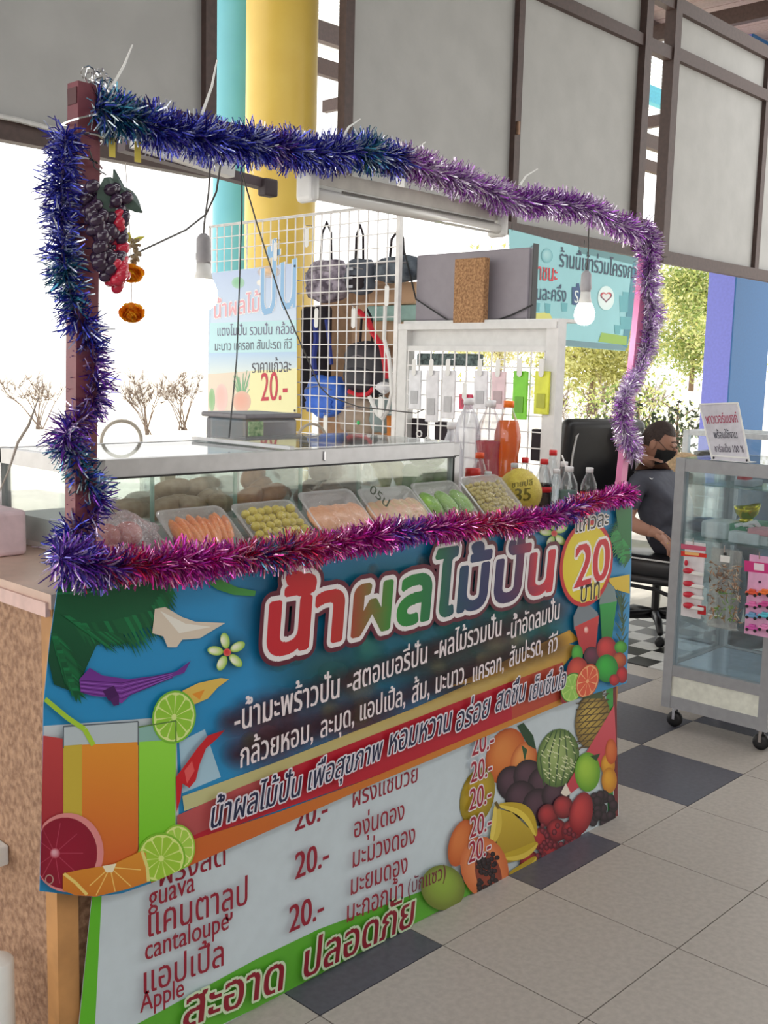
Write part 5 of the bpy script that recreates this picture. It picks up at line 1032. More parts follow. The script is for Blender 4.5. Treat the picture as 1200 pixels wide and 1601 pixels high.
# plastic tub in front of the grid on the counter's far side
tb = thing('storage_tub', 'grey lidded plastic tub behind the display case, below the faded poster', 'tub')
a, b_ = Wy(385, 690, 2.68), Wy(465, 690, 2.68); 
B().rbox((a.x, 2.68, .9), (b_.x, 2.9, Wy(425, 655, 2.68).z), .012).build('tub_body', glass('tub_plastic', (200, 205, 210), .1, .5, (150, 150, 158), .1), tb); B().rbox((a.x - .01, 2.67, Wy(425, 655, 2.68).z), (b_.x + .01, 2.91, Wy(425, 647, 2.68).z), .006).build('lid', mat('tub_lid', (120, 118, 124), .4), tb)
B().rbox((a.x, 2.665, Wy(425, 682, 2.68).z), (a.x + .06, 2.675, Wy(425, 658, 2.68).z), .004).build('leafy_print', mat('tub_print', (170, 190, 150), .5, rgb2=(90, 130, 90), scale=60), tb)
bt = thing('back_table', 'plain table behind the fruit stall carrying the storage tub', 'table'); B().box((a.x - .1, 2.62, .87), (b_.x + .3, 3.0, .9)).build('table_top', WOODD, bt)
for x in (a.x - .08, b_.x + .26):
    for y in (2.64, 2.96): B().box((x - .015, y - .015, 0), (x + .015, y + .015, .87)).build('leg', WOODD, bt)
# ---- teal campaign banner hung under the boards
tbn = thing('teal_banner', 'teal printed campaign banner hung below the boards behind the lit bulb', 'banner'); YT = YB - .06
def tq(px, py, lay=0): return Wy(px, py, YT - .002 - lay * 2e-4)
B().prism([Wy(a_, b2, YT) for a_, b2 in [(795, 358), (905, 386), (1003, 404), (977, 549), (800, 534)]], (0, .002, 0)).build('vinyl_sheet', mat('teal_vinyl', (150, 210, 218), .5, noise=.04, scale=2), tbn)
T = Art(tq, tbn)
T.new().poly([(905, 386), (1003, 404), (1000, 416), (940, 402), (906, 396)], (90, 140, 146)).poly([(803, 524), (979, 540), (977, 548), (802, 534)], (110, 150, 160)).poly([(990, 410), (1003, 412), (980, 545), (972, 540)], (70, 140, 160)).poly([(940, 520), (980, 526), (979, 540), (935, 534)], (150, 190, 80)).poly([(830, 490), (858, 488), (864, 500), (832, 502)], (220, 220, 120)).done('printed_bands')
T.new()
for (x, y, w, h) in ((840, 480, 8, 14), (856, 482, 9, 16), (882, 480, 10, 14), (975, 475, 14, 26), (978, 505, 18, 20), (965, 515, 10, 14), (978, 462, 10, 12)): T.poly([(x - w/2, y - h/2), (x + w/2, y - h/2 + 1), (x + w/2 - 1, y + h/2), (x - w/2 + 1, y + h/2)], (110, 190, 200), .8)
T.blob(855, 400, 9, 11, (170, 216, 220), (110, 180, 190)).blob(834, 392, 6, 9, (120, 150, 156), (90, 120, 130)).done('printed_icons')['kind'] = 'stuff'
T.new().blob(947, 466, 13, 19, (236, 248, 248), (220, 244, 244), off=(0, 0)).done('printed_oval')
def heart(cx, cy, s): return [(cx + s * .062 * 16 * math.sin(t) ** 3, cy - s * .062 * (13 * math.cos(t) - 5 * math.cos(2*t) - 2 * math.cos(3*t) - math.cos(4*t))) for t in [k * math.pi / 14 for k in range(28)]]
T.new().poly(heart(947, 464, 9.5), (90, 70, 90)).poly(heart(947, 463, 8.2), (200, 60, 70)).poly(heart(947, 464, 6.5), (226, 232, 232)).done('printed_heart')
T.new().poly([(894, 449), (901, 449), (901, 443), (905, 443), (906, 450), (912, 452), (912, 466), (906, 466), (905, 478), (894, 476)], (40, 80, 130)).done('printed_badge')
def tw(body, x0, y0, x1, y1, rgb, k=1.2, off=.01): write(body, tq(x0, y0), tq(x1, y1), tbn, rgb, (0, -1, 0), k=k, lay=(T.lay + 2) * 2e-4, off=off)
tw('ร้านนี้เข้าร่วมโครงการ', 874, 417, 1000, 438, (40, 56, 84), 1.25, .012); tw('ราชนะ', 832, 437, 870, 440, (214, 46, 60), 1.3, .025); tw('คนละครึ่ง', 828, 468, 884, 472, (50, 70, 100), 1.2, .012)
tw('S', 897, 473, 903, 474, (230, 240, 240), 1, .01)
for x, y in ((913, 388), (800, 362)): p = Wy(x, y, YT); B().tube([p, p + Vector((0, 0, .06))], .003, 4).build('hanging_cord', CORD, tbn)
# ================================================================== GLASS SHOWCASE AND THE SEATED MAN
SX0, SX1, SY0, SY1, SZ0, SZ1 = 3.925, 4.42, 1.655, 2.11, .09, 1.128
sc_ = thing('glass_showcase', 'aluminium framed glass showcase on casters at the right, sign on its top', 'showcase')
GA = mat('grey_aluminium', (160, 162, 166), .5, .3, noise=.05)
W_ = .04
b = B()
for x in (SX0 + W_/2, SX1 - W_/2):
    for y in (SY0 + W_/2, SY1 - W_/2): b.bar((x, y, SZ0), (x, y, SZ1), W_, W_)
for z, h in ((SZ1 - .027, .05), (SZ0 + .16, .045), (SZ0 + .027, .05)):
    for x in (SX0 + W_/2, SX1 - W_/2): b.bar((x, SY0 + W_ - .004, z), (x, SY1 - W_ + .004, z), W_ - .004, h)
    for y in (SY0 + W_/2, SY1 - W_/2): b.bar((SX0 + W_ - .004, y, z), (SX1 - W_ + .004, y, z), W_ - .004, h)
b.build('frame', GA, sc_)
LM = mat('cream_laminate', (222, 224, 212), .5)
B().box((SX0 + .006, SY0 + W_, SZ0 + .04), (SX0 + .014, SY1 - W_, SZ0 + .14)).build('kick_panel', LM, sc_); B().box((SX0 + W_, SY0 + .006, SZ0 + .04), (SX1 - W_, SY0 + .014, SZ0 + .14)).build('kick_panel', LM, sc_)
B().box((SX0 + .01, SY0 + .01, SZ0 + .165), (SX1 - .01, SY1 - .01, SZ0 + .18)).build('floor_board', mat('bluegrey_board', (170, 184, 200), .15, coat=.5), sc_)
SG = glass('showcase_glass', (240, 246, 248), .05, .03, (210, 222, 230))
B().box((SX0 + .016, SY0 + W_, SZ0 + .18), (SX0 + .020, SY1 - W_, SZ1 - .05)).build('glass_pane', SG, sc_); B().box((SX1 - .02, SY0 + W_, SZ0 + .18), (SX1 - .016, SY1 - W_, SZ1 - .05)).build('glass_pane', SG, sc_)
B().box((SX0 + W_, SY0 + .016, SZ0 + .18), (SX1 - W_, SY0 + .020, SZ1 - .05)).build('glass_pane', SG, sc_); B().box((SX0 + W_, SY1 - .02, SZ0 + .18), (SX1 - W_, SY1 - .016, SZ1 - .05)).build('glass_pane', SG, sc_)
B().box((SX0 + .01, SY0 + .01, SZ1 - .004), (SX1 - .01, SY1 - .01, SZ1)).build('glass_top', SG, sc_)
zs = .80; B().box((SX0 + .03, SY0 + .02, zs), (SX1 - .02, SY1 - .02, zs + .006)).build('glass_shelf', glass('shelf_glass', (215, 235, 232), .1, .25, (190, 215, 215)), sc_)
for x in (SX0 + .05, SX1 - .05):
    for y in (SY0 + .04, SY1 - .04):
        w = B(); w.lathe([(.014, -.012), (.031, -.012), (.033, 0), (.031, .012), (.014, .012)], 18, M=Matrix.Translation((x, y, .033)) @ Euler((0, math.pi/2, .3)).to_matrix().to_4x4()); cw = w.build('caster', BLK, sc_, True)
        B().box((x - .016, y - .006, .033), (x - .013, y + .006, SZ0)).build('fork', CHROME, cw); B().box((x + .013, y - .006, .033), (x + .016, y + .006, SZ0)).build('fork', CHROME, cw); B().box((x - .022, y - .022, SZ0 - .008), (x + .022, y + .022, SZ0)).build('plate', CHROME, cw)
def S_(px, py, x=SX0): return Wx(px, py, x)
# goods on the shelf behind the front pane
def sbox(name, x0, y0, x1, y1, x, dx, m, label, cat, r=.004, base=None):
    a, b_ = S_(x0, y1, x), S_(x1, y0, x); z = base if base is not None else a.z
    return B().rbox((x, min(a.y, b_.y), z), (x + dx, max(a.y, b_.y), b_.z), r).build(name, m, None, label=label, cat=cat)
ZB = zs + .0065
sbox('white_box', 1092, 818, 1135, 860, SX0 + .07, .14, mat('offwhite_card', (226, 232, 232), .5), 'white box with rounded corner on the showcase shelf', 'box', .012, ZB)
o = sbox('green_box', 1135, 822, 1165, 850, SX0 + .10, .22, mat('green_card', (70, 160, 120), .5), 'green box beside the white box on the showcase shelf', 'box', .004, ZB)
sbox('white_carton', 1136, 836, 1186, 864, SX0 + .045, .05, mat('offwhite_card', (226, 232, 232), .5), 'low white carton in front of the green box in the showcase', 'box', .004, ZB)
gtop = max((o.matrix_world @ Vector(c)).z for c in o.bound_box)
pc_ = S_(1188, 822, SX0 + .12); B().rbox((SX0 + .05, pc_.y - .07, pc_.z - .03), (SX0 + .15, pc_.y + .02, pc_.z - .005), .004).build('pink_box', mat('pink_card', (236, 170, 176), .5), None, label='pink box at the right edge of the showcase shelf', cat='box')
B().rbox((SX0 + .06, pc_.y - .06, ZB), (SX0 + .14, pc_.y + .01, pc_.z - .0305), .004).build('white_carton', mat('offwhite_card', (226, 232, 232), .5), None, label='white carton under the pink box in the showcase', cat='box')
GOLD = mat('gold_bowl', (214, 196, 50), .18, .9, noise=.03)
gc = S_(1166, 814, SX0 + .2); gc.z = gtop + .001; gb = thing('gold_bowl', 'shiny gold bowl with flared wavy rim standing on the green box', 'bowl', None, tuple(gc))
b = B(); n = 28; prof = [(.026, 0), (.028, .008), (.022, .012), (.03, .02), (.044, .034), (.05, .05), (.052, .06), (.049, .06), (.046, .05), (.038, .034), (.02, .024), (.001, .022)]; vs = []
for r_, z in prof:
    for k in range(n):
        a = 2*math.pi*k/n; zz = z + (.012 * math.sin(a + 2.5) ** 2 + .008 * math.sin(a + 2.2)) * max(0, (z - .03) / .03); vs.append((r_ * math.cos(a), r_ * math.sin(a), zz))
b.add(vs, [(j*n+k, j*n+(k+1) % n, (j+1)*n+(k+1) % n, (j+1)*n+k) for j in range(len(prof)-1) for k in range(n)] + [tuple(reversed(range(n)))]); b.build('bowl_body', GOLD, gb, True)
for i, (px, py) in enumerate([(1158, 823), (1170, 822), (1180, 819)]):
    c = S_(px, py, SX0 + .11); B().tube([c + Vector((-.01, .022, -.0)), c + Vector((0, 0, .006)), c + Vector((-.0, -.02, -.012))], [.008, .011, .008], 8).build('white_gadget', WPL, None, True, label='rounded white gadget lying across the boxes in the showcase', cat='gadget', group='white gadgets in the showcase')
# upper clutter: plastic wrapped goods on an upper ledge
B().box((SX0 + .2, SY0 + .02, 1.005), (SX1 - .02, SY1 - .02, 1.011)).build('glass_shelf', MATS['shelf_glass'], sc_)
sbox('display_carton', 1146, 752, 1176, 766, SX0 + .25, .1, mat('grey_white_card', (190, 196, 204), .6), 'pale carton with a red strip on the upper shelf of the showcase', 'box', .004, 1.012)
sbox('red_box', 1151, 746, 1166, 752.5, SX0 + .26, .06, mat('red_card', (214, 70, 84), .6), 'small red box on the upper carton in the showcase', 'box', .002)
c = S_(1085, 790, SX0 + .2); c.z = ZB + .03; B().ball(c, (.06, .07, .03), 20, 12, fn=lambda d: 1 + .12 * math.sin(9*d.x + 6*d.y + 4)).build('wrapped_bundle', glass('wrap_grey', (235, 235, 240), .12, .45, (190, 190, 200), .15, .9, 60), None, True, label='plastic wrapped bundle at the left inside the showcase', cat='bundle')
c = S_(1105, 805, SX0 + .28); c.z = ZB + .028; B().ball(c, (.05, .09, .027), 20, 12, fn=lambda d: 1 + .12 * math.sin(8*d.x + 7*d.y)).build('blue_bag', mat('blue_plastic', (120, 156, 190), .4, noise=.2), None, True, label='blue plastic bag behind the white box in the showcase', cat='bag')
# hanging packs on the front of the showcase
XH = SX0 - .012
def hp(px, py, lay=0): return Wx(px, py, XH - .0045 - lay * 2e-4)
def pack(name, x0, y0, x1, y1, label, base):
    t = thing(name, label, 'pack'); a, b_ = S_(x0, y1, XH), S_(x1, y0, XH)
    B().rbox((XH - .004, min(a.y, b_.y), a.z), (XH + .001, max(a.y, b_.y), b_.z), .002).build('backing_card', base, t)
    B().tube([S_((x0+x1)/2, y0 - 8, XH - .004), S_((x0+x1)/2, y0 + 2, XH - .008)], .0025, 5).build('hook', CHROME, t)
    B().tube([S_((x0+x1)/2, y0 - 8, XH - .004), S_((x0+x1)/2, y0 - 9, SX0 + .002)], .0025, 5).build('hook', CHROME, t)
    return t
t = pack('toy_pack', 1064, 850, 1103, 962, 'blister pack of small red and white toy planes, leftmost hanging on the showcase', mat('pack_white', (222, 218, 222), .4))
Ar = Art(hp, t); Ar.new().poly([(1064, 850), (1103, 855), (1103, 862), (1064, 858)], (200, 90, 120)).poly([(1064, 861), (1104, 866), (1104, 872), (1064, 869)], (214, 50, 40)).poly([(1070, 862), (1092, 865), (1092, 869), (1070, 867)], (240, 190, 120)).poly([(1090, 946), (1103, 948), (1103, 962), (1090, 960)], (190, 30, 40)).done('printed_header')
for k, y in enumerate((893, 913, 930, 947)):
    cc_ = S_(1076, y, XH - .012); bb = B().ball(cc_, (.01, .026, .013), 12, 8); bb.build('toy_piece', mat('toy_red', (200, 36, 60), .35), t, True)
    B().rbox(S_(1098, y + 9, XH - .019), S_(1074, y - 2, XH - .006), .004).build('toy_wing', WPL, t)
for y in (880,): B().ball(S_(1072, y, XH - .01), (.006, .008, .012), 10, 7).build('toy_piece', MATS['toy_red'], t, True)
t = pack('toy_bag', 1104, 862, 1160, 978, 'clear bag of small brown and green plastic toys hanging on the showcase', glass('bag_clear', (240, 240, 238), .1, .12, (225, 225, 220), .15, .8, 60))
rnn = random.Random(3)
b = B()
for k in range(150):
    y = rnn.uniform(880, 970); px = rnn.uniform(1108, 1157); q = (y - 880) / 90; c = S_(px, y + (px - 1130) * .15, XH - .008)
    b.col(rnn.choice([(150, 110, 80), (180, 140, 110), (110, 84, 66), (196, 180, 160)] if y < 925 or px < 1118 or px > 1148 else [(96, 140, 60), (120, 150, 70), (140, 110, 60)]))
    d = Vector((rnn.uniform(-.3, .3), rnn.uniform(-1, 1), rnn.uniform(-1, 1))).normalized() * rnn.uniform(.006, .014); b.tube([c - d, c + Vector((-.004, 0, 0)), c + d], [.001, rnn.uniform(.002, .004), .001], 4)
b.build('plastic_animals', FRUIT, t, kind='stuff')
B().box(S_(1140, 880, XH - .0065), S_(1126, 868, XH - .005)).build('price_tag', WPL, t); B().ball(S_(1133, 866, XH - .007), (.002, .008, .006), 10, 6).build('tag_emblem', BLK, t)
B().box(S_(1128, 965, XH - .0068), S_(1106, 959, XH - .005)).build('price_tag', WPL, t)
t = pack('toy_car_pack', 1163, 872, 1210, 990, 'pink blister pack of small toy cars hanging at the right of the showcase', mat('pack_pink', (226, 170, 206), .4))
Ar = Art(hp, t); Ar.new().poly([(1163, 876), (1208, 882), (1208, 898), (1163, 893)], (206, 60, 130)).poly([(1178, 880), (1194, 882), (1194, 893), (1178, 891)], (236, 220, 230)).poly([(1185, 912), (1189, 912), (1189, 908), (1185, 908)], (60, 30, 60)).done('printed_header')
for k, (y, c1, c2) in enumerate(((926, (222, 90, 60), (236, 120, 60)), (945, (226, 120, 180), (206, 80, 150)), (962, (110, 160, 200), (90, 190, 210)), (981, (206, 90, 170), (226, 140, 190)))):
    for px, cl in ((1175, c1), (1195, c2)):
        c = S_(px, y, XH - .012); car = B(); M = Matrix.Translation(c); car.rbox((-.008, -.025, -.009), (.008, .025, .003), .004, M); car.rbox((-.007, -.014, .001), (.007, .012, .013), .004, M); co = car.build('toy_car', mat('car%d%d%d' % cl, cl, .3), t, True)
        for dy in (-.016, .016): B().lathe([(.0065, -.001), (.0065, .001)], 10, M=Matrix.Translation(c + Vector((-.0085, dy, -.009))) @ Euler((0, math.pi/2, 0)).to_matrix().to_4x4()).build('wheel', BLK, co)
# sign on top
sg = thing('counter_sign', 'white acrylic sign leaning on the showcase top with red and black lettering', 'sign')
s1, s2, s3, s4 = [Wx(px, py, SX0 + .04 + dx) for px, py, dx in ((1093, 632, .06), (1153, 630, .06), (1172, 713, 0), (1113, 716, 0))]
s3.z = s4.z = SZ1 + .002
B().prism([s1, s2, s3, s4], (.004, 0, 0)).build('plate', mat('acrylic_grey', (206, 204, 212), .3), sg)
def lp4(u, v, o=.0006): p = s1.lerp(s2, u).lerp(s4.lerp(s3, u), v); return p + Vector((-o, 0, 0))
for a, b_ in (((.0, .0), (1, 0)), ((0, 0), (0, 1)), ((1, 0), (1, 1)), ((0, .93), (1, .93))): B().bar(lp4(*a), lp4(*b_), .004, .006).build('white_edge', WPL, sg)
nrm = (s2 - s1).cross(s4 - s1).normalized(); nrm = nrm if nrm.x < 0 else -nrm; upv = (s1 - s4).normalized()
def sw(body, u0, v0, u1, v1, rgb, k, off=.015): write(body, lp4(u0, v0, .001), lp4(u1, v1, .001), sg, rgb, nrm, upv, k, .0008, off)
sw('พาวเวอร์แบงค์', .08, .36, .92, .33, (170, 60, 90), 2.6, .02); sw('พร้อมใช้งาน', .2, .62, .82, .6, (60, 60, 74), 2.3); sw('ชาร์จเต็ม 100 %', .14, .86, .92, .84, (70, 60, 80), 2.2)
B().prism([s4 + Vector((-.02, 0, 0)), s3 + Vector((-.02, 0, 0)), s3 + Vector((.06, 0, 0)), s4 + Vector((.06, 0, 0))], (0, 0, -.0015)).build('foot_plate', WPL, sg)
for u in (.06, .94): B().ball(lp4(u, .97, .003), (.002, .004, .005), 8, 6).build('screw', BLK, sg)
# second showcase behind
s2x, s2y = 5.98, 2.35
a, b_ = Wx(1074, 672, s2x), Wx(1260, 690, s2x)
sc2 = thing('glass_showcase', 'taller pale glass showcase standing behind the sign', 'showcase'); ya2, yb2 = a.y, b_.y; zt2 = a.z
b = B()
for y in (ya2, yb2):
    for x in (s2x, s2x + .45): b.bar((x, y, 0.06), (x, y, zt2), .035, .035)
for z in (zt2 - .015, zt2 - .17, .2):
    for x in (s2x, s2x + .45): b.bar((x, ya2, z), (x, yb2, z), .03, .03)
    for y in (ya2, yb2): b.bar((s2x, y, z), (s2x + .45, y, z), .03, .03)
b.build('frame', mat('pale_aluminium', (214, 220, 226), .45, .2), sc2)
B().box((s2x + .0, yb2, .215), (s2x + .004, ya2, zt2 - .03)).build('glass_pane', SG, sc2); B().box((s2x, yb2, .2), (s2x + .45, ya2, .21)).build('floor_board', LM, sc2)
B().box((s2x + .02, yb2, zt2 - .19), (s2x + .44, ya2, zt2 - .182)).build('shelf', LM, sc2); B().box((s2x + .44, yb2, .2), (s2x + .45, ya2, zt2 - .19)).build('back_panel', mat('bluish_panel', (150, 160, 180), .5), sc2)
for x in (s2x, s2x + .45):
    for y in (ya2, yb2): B().lathe([(.02, 0), (.025, .03), (.02, .06)], 12, o=(x, y, 0)).build('foot', BLK, sc2)
c = Wx(1110, 706, s2x + .1); B().rbox((s2x + .06, c.y - .1, zt2 - .1815), (s2x + .25, c.y + .09, c.z), .006).build('dark_device', BLK, None, label='dark flat device inside the pale showcase behind the sign', cat='device')
# ---- office chair
f_ = Vector((CR.x * .8 - CD.x * .6, CR.y * .8 - CD.y * .6, 0)).normalized(); r_ = Vector((f_.y, -f_.x, 0))
O = Wd(1043, 848, 5.95)
MB_ = Matrix(((r_.x, f_.x, 0, O.x), (r_.y, f_.y, 0, O.y), (0, 0, 1, O.z), (0, 0, 0, 1)))
def L_(r, f, u): return MB_ @ Vector((r, f, u))
LEA = mat('black_leather', (30, 30, 34), .38, noise=.1, coat=.15); PIP = mat('white_piping', (206, 206, 206), .5)
ch = thing('office_chair', 'black leather office chair with white piping under the seated man', 'chair')
Mb = MB_ @ Matrix.Translation((.12, -.40, .32)) @ Euler((math.radians(-8), 0, math.radians(-24))).to_matrix().to_4x4()
B().rbox((-.29, -.05, -.36), (.29, .05, .36), .09, Mb, 5).build('backrest', LEA, ch, True)
pth = [Mb @ Vector(p) for p in ((.23, .055, -.34), (.24, .058, .18), (.225, .05, .27), (.17, .03, .335), (-.17, .03, .335), (-.225, .05, .27), (-.24, .058, .18), (-.23, .055, -.34))]; B().tube(pth, .006, 6).build('piping', PIP, ch)
B().rbox((-.28, -.36, -.165), (.28, .27, -.045), .045, MB_, 4).build('seat', LEA, ch, True)
B().rbox((-.27, -.36, -.2), (.27, .24, -.15), .02, MB_, 3).build('seat_pan', LEA, ch, True)
B().tube([L_(.285, -.3, -.06), L_(.285, .22, -.06), L_(.25, .275, -.06), L_(-.25, .275, -.06), L_(-.285, .22, -.06)], .005, 6).build('piping', PIP, ch)
b = B(); zf = -O.z
b.tube([L_(0, -.05, -.2), L_(0, -.05, zf + .1)], .022, 10); b.build('column', BLK, ch)
for k in range(5):
    a = k * 2 * math.pi / 5 + .5; e = (.30 * math.cos(a), -.05 + .30 * math.sin(a))
    bs = B().tube([L_(0, -.05, zf + .12), L_(e[0] * .6, -.05 + (e[1] + .05) * .6, zf + .115), L_(e[0], e[1], zf + .075)], [.028, .022, .016], 8).build('base_leg', BLK, ch, True)
    B().lathe([(.012, -.02), (.027, -.018), (.027, .018), (.012, .02)], 14, M=Matrix.Translation(L_(e[0], e[1], zf + .029)) @ Euler((0, math.pi/2, a)).to_matrix().to_4x4()).build('caster', BLK, bs, True)
B().tube([L_(.26, -.3, -.21), L_(.27, .05, -.22), L_(.26, .22, -.27), L_(.2, .3, -.36)], .012, 6).build('side_bar', BLK, ch)
# beige cushion
c = Wd(1064, 770, 6.35); B().ball(c, (.11, .13, .24), 18, 12, fn=lambda d: (abs(d.x)**3 + abs(d.y)**3 + abs(d.z)**3) ** (-1/3)).build('beige_cushion', mat('beige_plush', (206, 176, 140), .9, noise=.15, scale=60), None, True, label='tall beige plush cushion behind the seated man', cat='cushion')
bs_ = thing('stool', 'plain stool hidden behind the man under the beige cushion', 'stool'); zc = c.z - .24
B().lathe([(.14, zc - .03), (.15, zc - .015), (.14, zc)], 20, o=(c.x, c.y, 0)).build('seat', LM, bs_)
for k in range(3): a = k * 2.1; B().bar((c.x + .1 * math.cos(a), c.y + .1 * math.sin(a), 0), (c.x + .08 * math.cos(a), c.y + .08 * math.sin(a), zc - .02), .02).build('leg', LM, bs_)
# ---- the man
SK = [ # r, f, u, rx, ry
 ('pel', 0, -.02, .05, .155, .13), ('bel', 0, .0, .17, .165, .15), ('che', 0, -.07, .29, .16, .12), ('nkb', 0, -.115, .385, .085, .07), ('nk', 0, -.10, .46, .052, .055), ('hd', 0, -.08, .52, .05, .055),
 ('rs', .17, -.12, .345, .065, .06), ('re', .265, -.14, .14, .046, .044), ('rf', .27, -.04, .10, .04, .038), ('rw', .262, .035, .085, .026, .022),
 ('ls', -.17, -.10, .345, .065, .06), ('le', -.26, -.02, .13, .046, .044), ('lw', -.14, .18, .09, .026, .022),
 ('rh', .1, .03, .02, .10, .09), ('rk', .14, .42, .0, .066, .062), ('rc', .14, .45, -.2, .055, .052), ('ra', .14, .44, -.40, .036, .036),
 ('lh', -.1, .03, .02, .10, .09), ('lk', -.14, .42, .0, .066, .062), ('lc', -.14, .45, -.2, .055, .052), ('la', -.14, .44, -.40, .036, .036)]
ED = 'pel-bel bel-che che-nkb nkb-nk nk-hd che-rs rs-re re-rf rf-rw che-ls ls-le le-lw pel-rh rh-rk rk-rc rc-ra pel-lh lh-lk lk-lc lc-la'.split()
ix = {q[0]: i for i, q in enumerate(SK)}
me = bpy.data.meshes.new('body'); me.from_pydata([tuple(q[1:4]) for q in SK], [tuple(ix[w] for w in e.split('-')) for e in ED], [])
tmpo = bpy.data.objects.new('body_tmp', me); SC.collection.objects.link(tmpo)
tmpo.modifiers.new('s', 'SKIN'); tmpo.modifiers.new('u', 'SUBSURF').levels = 2
for i, q in enumerate(SK): v = me.skin_vertices[0].data[i]; v.radius = (q[4], q[5]); v.use_root = (i == 0)
ev = bpy.data.meshes.new_from_object(tmpo.evaluated_get(DG())); bv = B()
bv.v = [tuple(v.co) for v in ev.vertices]; bv.f = [tuple(p.vertices) for p in ev.polygons]; bv.c = [bv.cur] * len(bv.v); bv.m = []
for p in ev.polygons:
    c = p.center; m = 0
    if c.z > .40 or (abs(c.x) > .2 and c.z < .2 and c.y < .5 and c.z > .02) or (c.x < -.1 and c.y > .06 and c.z > .05): m = 2
    elif c.z < .045: m = 1
    bv.m.append(m)
bpy.data.objects.remove(tmpo)
SKIN = mat('skin', (172, 126, 106), .5, noise=.05, scale=15); SHIRT = mat('grey_shirt', (78, 80, 92), .8, noise=.12, scale=9, bump=.9, bscale=14); TROU = mat('dark_trousers', (40, 40, 52), .85)
def fing(pts, r): bv.mi = 2; bv.tube(pts, r, 8); bv.ball(pts[-1], r[-1], 8, 6)
W0 = Vector((.262, .035, .085))
bv.mi = 2; Mh = Matrix.Translation(W0 + Vector((.0, .035, -.022))) @ Euler((math.radians(-40), 0, 0)).to_matrix().to_4x4()
bv.ball((0, 0, 0), (.038, .05, .018), 14, 10, Mh.to_3x3()); o_ = len(bv.v)
for i in range(o_ - 14 * 11, o_): bv.v[i] = tuple(Vector(bv.v[i]) + Mh.translation)
bv.tube([(.27, -.0, .095), (.262, .035, .085), W0 + Vector((0, .03, -.015))], [.034, .027, .028], 10)
for k, (dx, ln) in enumerate(((.027, .85), (.009, 1), (-.009, .95), (-.026, .75))):
    p = W0 + Vector((dx, .066, -.05)); fing([p + Vector((0, -.02, .015)), p, p + Vector((0, .022 * ln, -.03 * ln)), p + Vector((0, .024 * ln, -.062 * ln))], [.011, .0105, .009, .0075])
p = W0 + Vector((-.03, .03, -.01)); fing([p, p + Vector((-.02, .02, -.02)), p + Vector((-.024, .04, -.045))], [.012, .011, .009])
# left hand, holding a phone in the lap
W1 = Vector((-.14, .18, .09)); bv.ball(W1 + Vector((.03, .05, -.005)), (.036, .045, .018), 12, 8)
for k, (dx, ln) in enumerate(((.055, .85), (.04, 1), (.022, .95), (.006, .75))):
    p = W1 + Vector((dx, .085, .0)); fing([p + Vector((0, -.02, 0)), p, p + Vector((.004, .025 * ln, .012)), p + Vector((.004, .03 * ln, .035 * ln))], [.011, .0105, .009, .0075])
p = W1 + Vector((.06, .03, .005)); fing([p, p + Vector((.02, .02, .015)), p + Vector((.018, .035, .03))], [.012, .011, .009])
for s in (1, -1): # shoes
    bv.mi = 3; bv.ball((.14 * s, .50, -.445), (.045, .13, .045), 14, 8)
man = thing('person', 'seated man in grey t-shirt and black face mask leaning back in the office chair', 'person'); man.matrix_world = MB_
def loc_build(b, name, m, par, smooth=True, label=None):
    me_o = b.build(name, m, None, smooth, label=label); me_o.parent = par; return me_o
body = loc_build(bv, 'body', [SHIRT, TROU, SKIN, BLK], man)
# head: centre and its own frame (turned to the viewer's right, tipped forward)
hf = Vector((CR.x * .86 - CD.x * .5, CR.y * .86 - CD.y * .5, 0)).normalized(); hr = Vector((hf.y, -hf.x, 0)); Hc = Wd(1029, 693, 5.93)
HM = MB_.inverted() @ (Matrix(((hr.x, hf.x, 0, Hc.x), (hr.y, hf.y, 0, Hc.y), (0, 0, 1, Hc.z), (0, 0, 0, 1))) @ Euler((math.radians(-14), 0, 0)).to_matrix().to_4x4())
head = bpy.data.objects.new('head', bpy.data.meshes.new('head')); 
def hfn(d):
    q = 1.0
    if d.z < 0: q *= 1 - .16 * (-d.z) ** 1.5 * (1 if abs(d.x) < .3 else 1.25)
    if d.y < 0 and d.z < -.2: q *= 1 - .12 * (-d.z - .2)
    if d.y > .6: q *= .97 - .02 * abs(d.z - .1)
    return q
bh = B(); bh.ball((0, 0, 0), (.078, .098, .122), 28, 20, fn=hfn)
bh.ball((0, .1, -.02), (.012, .018, .022), 10, 8)
for s in (1, -1):
    bh.ball((.079 * s, -.008, -.005), (.009, .02, .031), 10, 8); bh.ball((.03 * s, .083, .014), (.017, .012, .010), 10, 8)
bh.tube([(0, -.03, -.07), (0, -.045, -.13)], [.056, .056], 12)
head = loc_build(bh, 'head', SKIN, man); head.matrix_local = HM
HAIR = mat('dark_hair', (56, 42, 38), .7, noise=.2, scale=80, bump=.5)
b = B(); vs = []; n = 30; rows = 14
for j in range(rows + 1):
    for k in range(n):
        ph = 2*math.pi*k/n; fr0 = math.sin(ph); lim = 1.02 if fr0 > .35 else (1.75 if fr0 < -.2 else 1.4); th = lim * j / rows * (1 - .0) 
        d = Vector((math.sin(th)*math.cos(ph), math.sin(th)*math.sin(ph), math.cos(th))); q = hfn(d) * (1.06 - .03 * (j / rows)); vs.append((d.x * .078 * q, d.y * .098 * q, d.z * .122 * q))
b.add(vs, [(j*n+k, j*n+(k+1) % n, (j+1)*n+(k+1) % n, (j+1)*n+k) for j in range(rows) for k in range(n)]); o = loc_build(b, 'hair', HAIR, man); o.matrix_local = HM
b = B(); vs = []; nu, nv = 16, 10
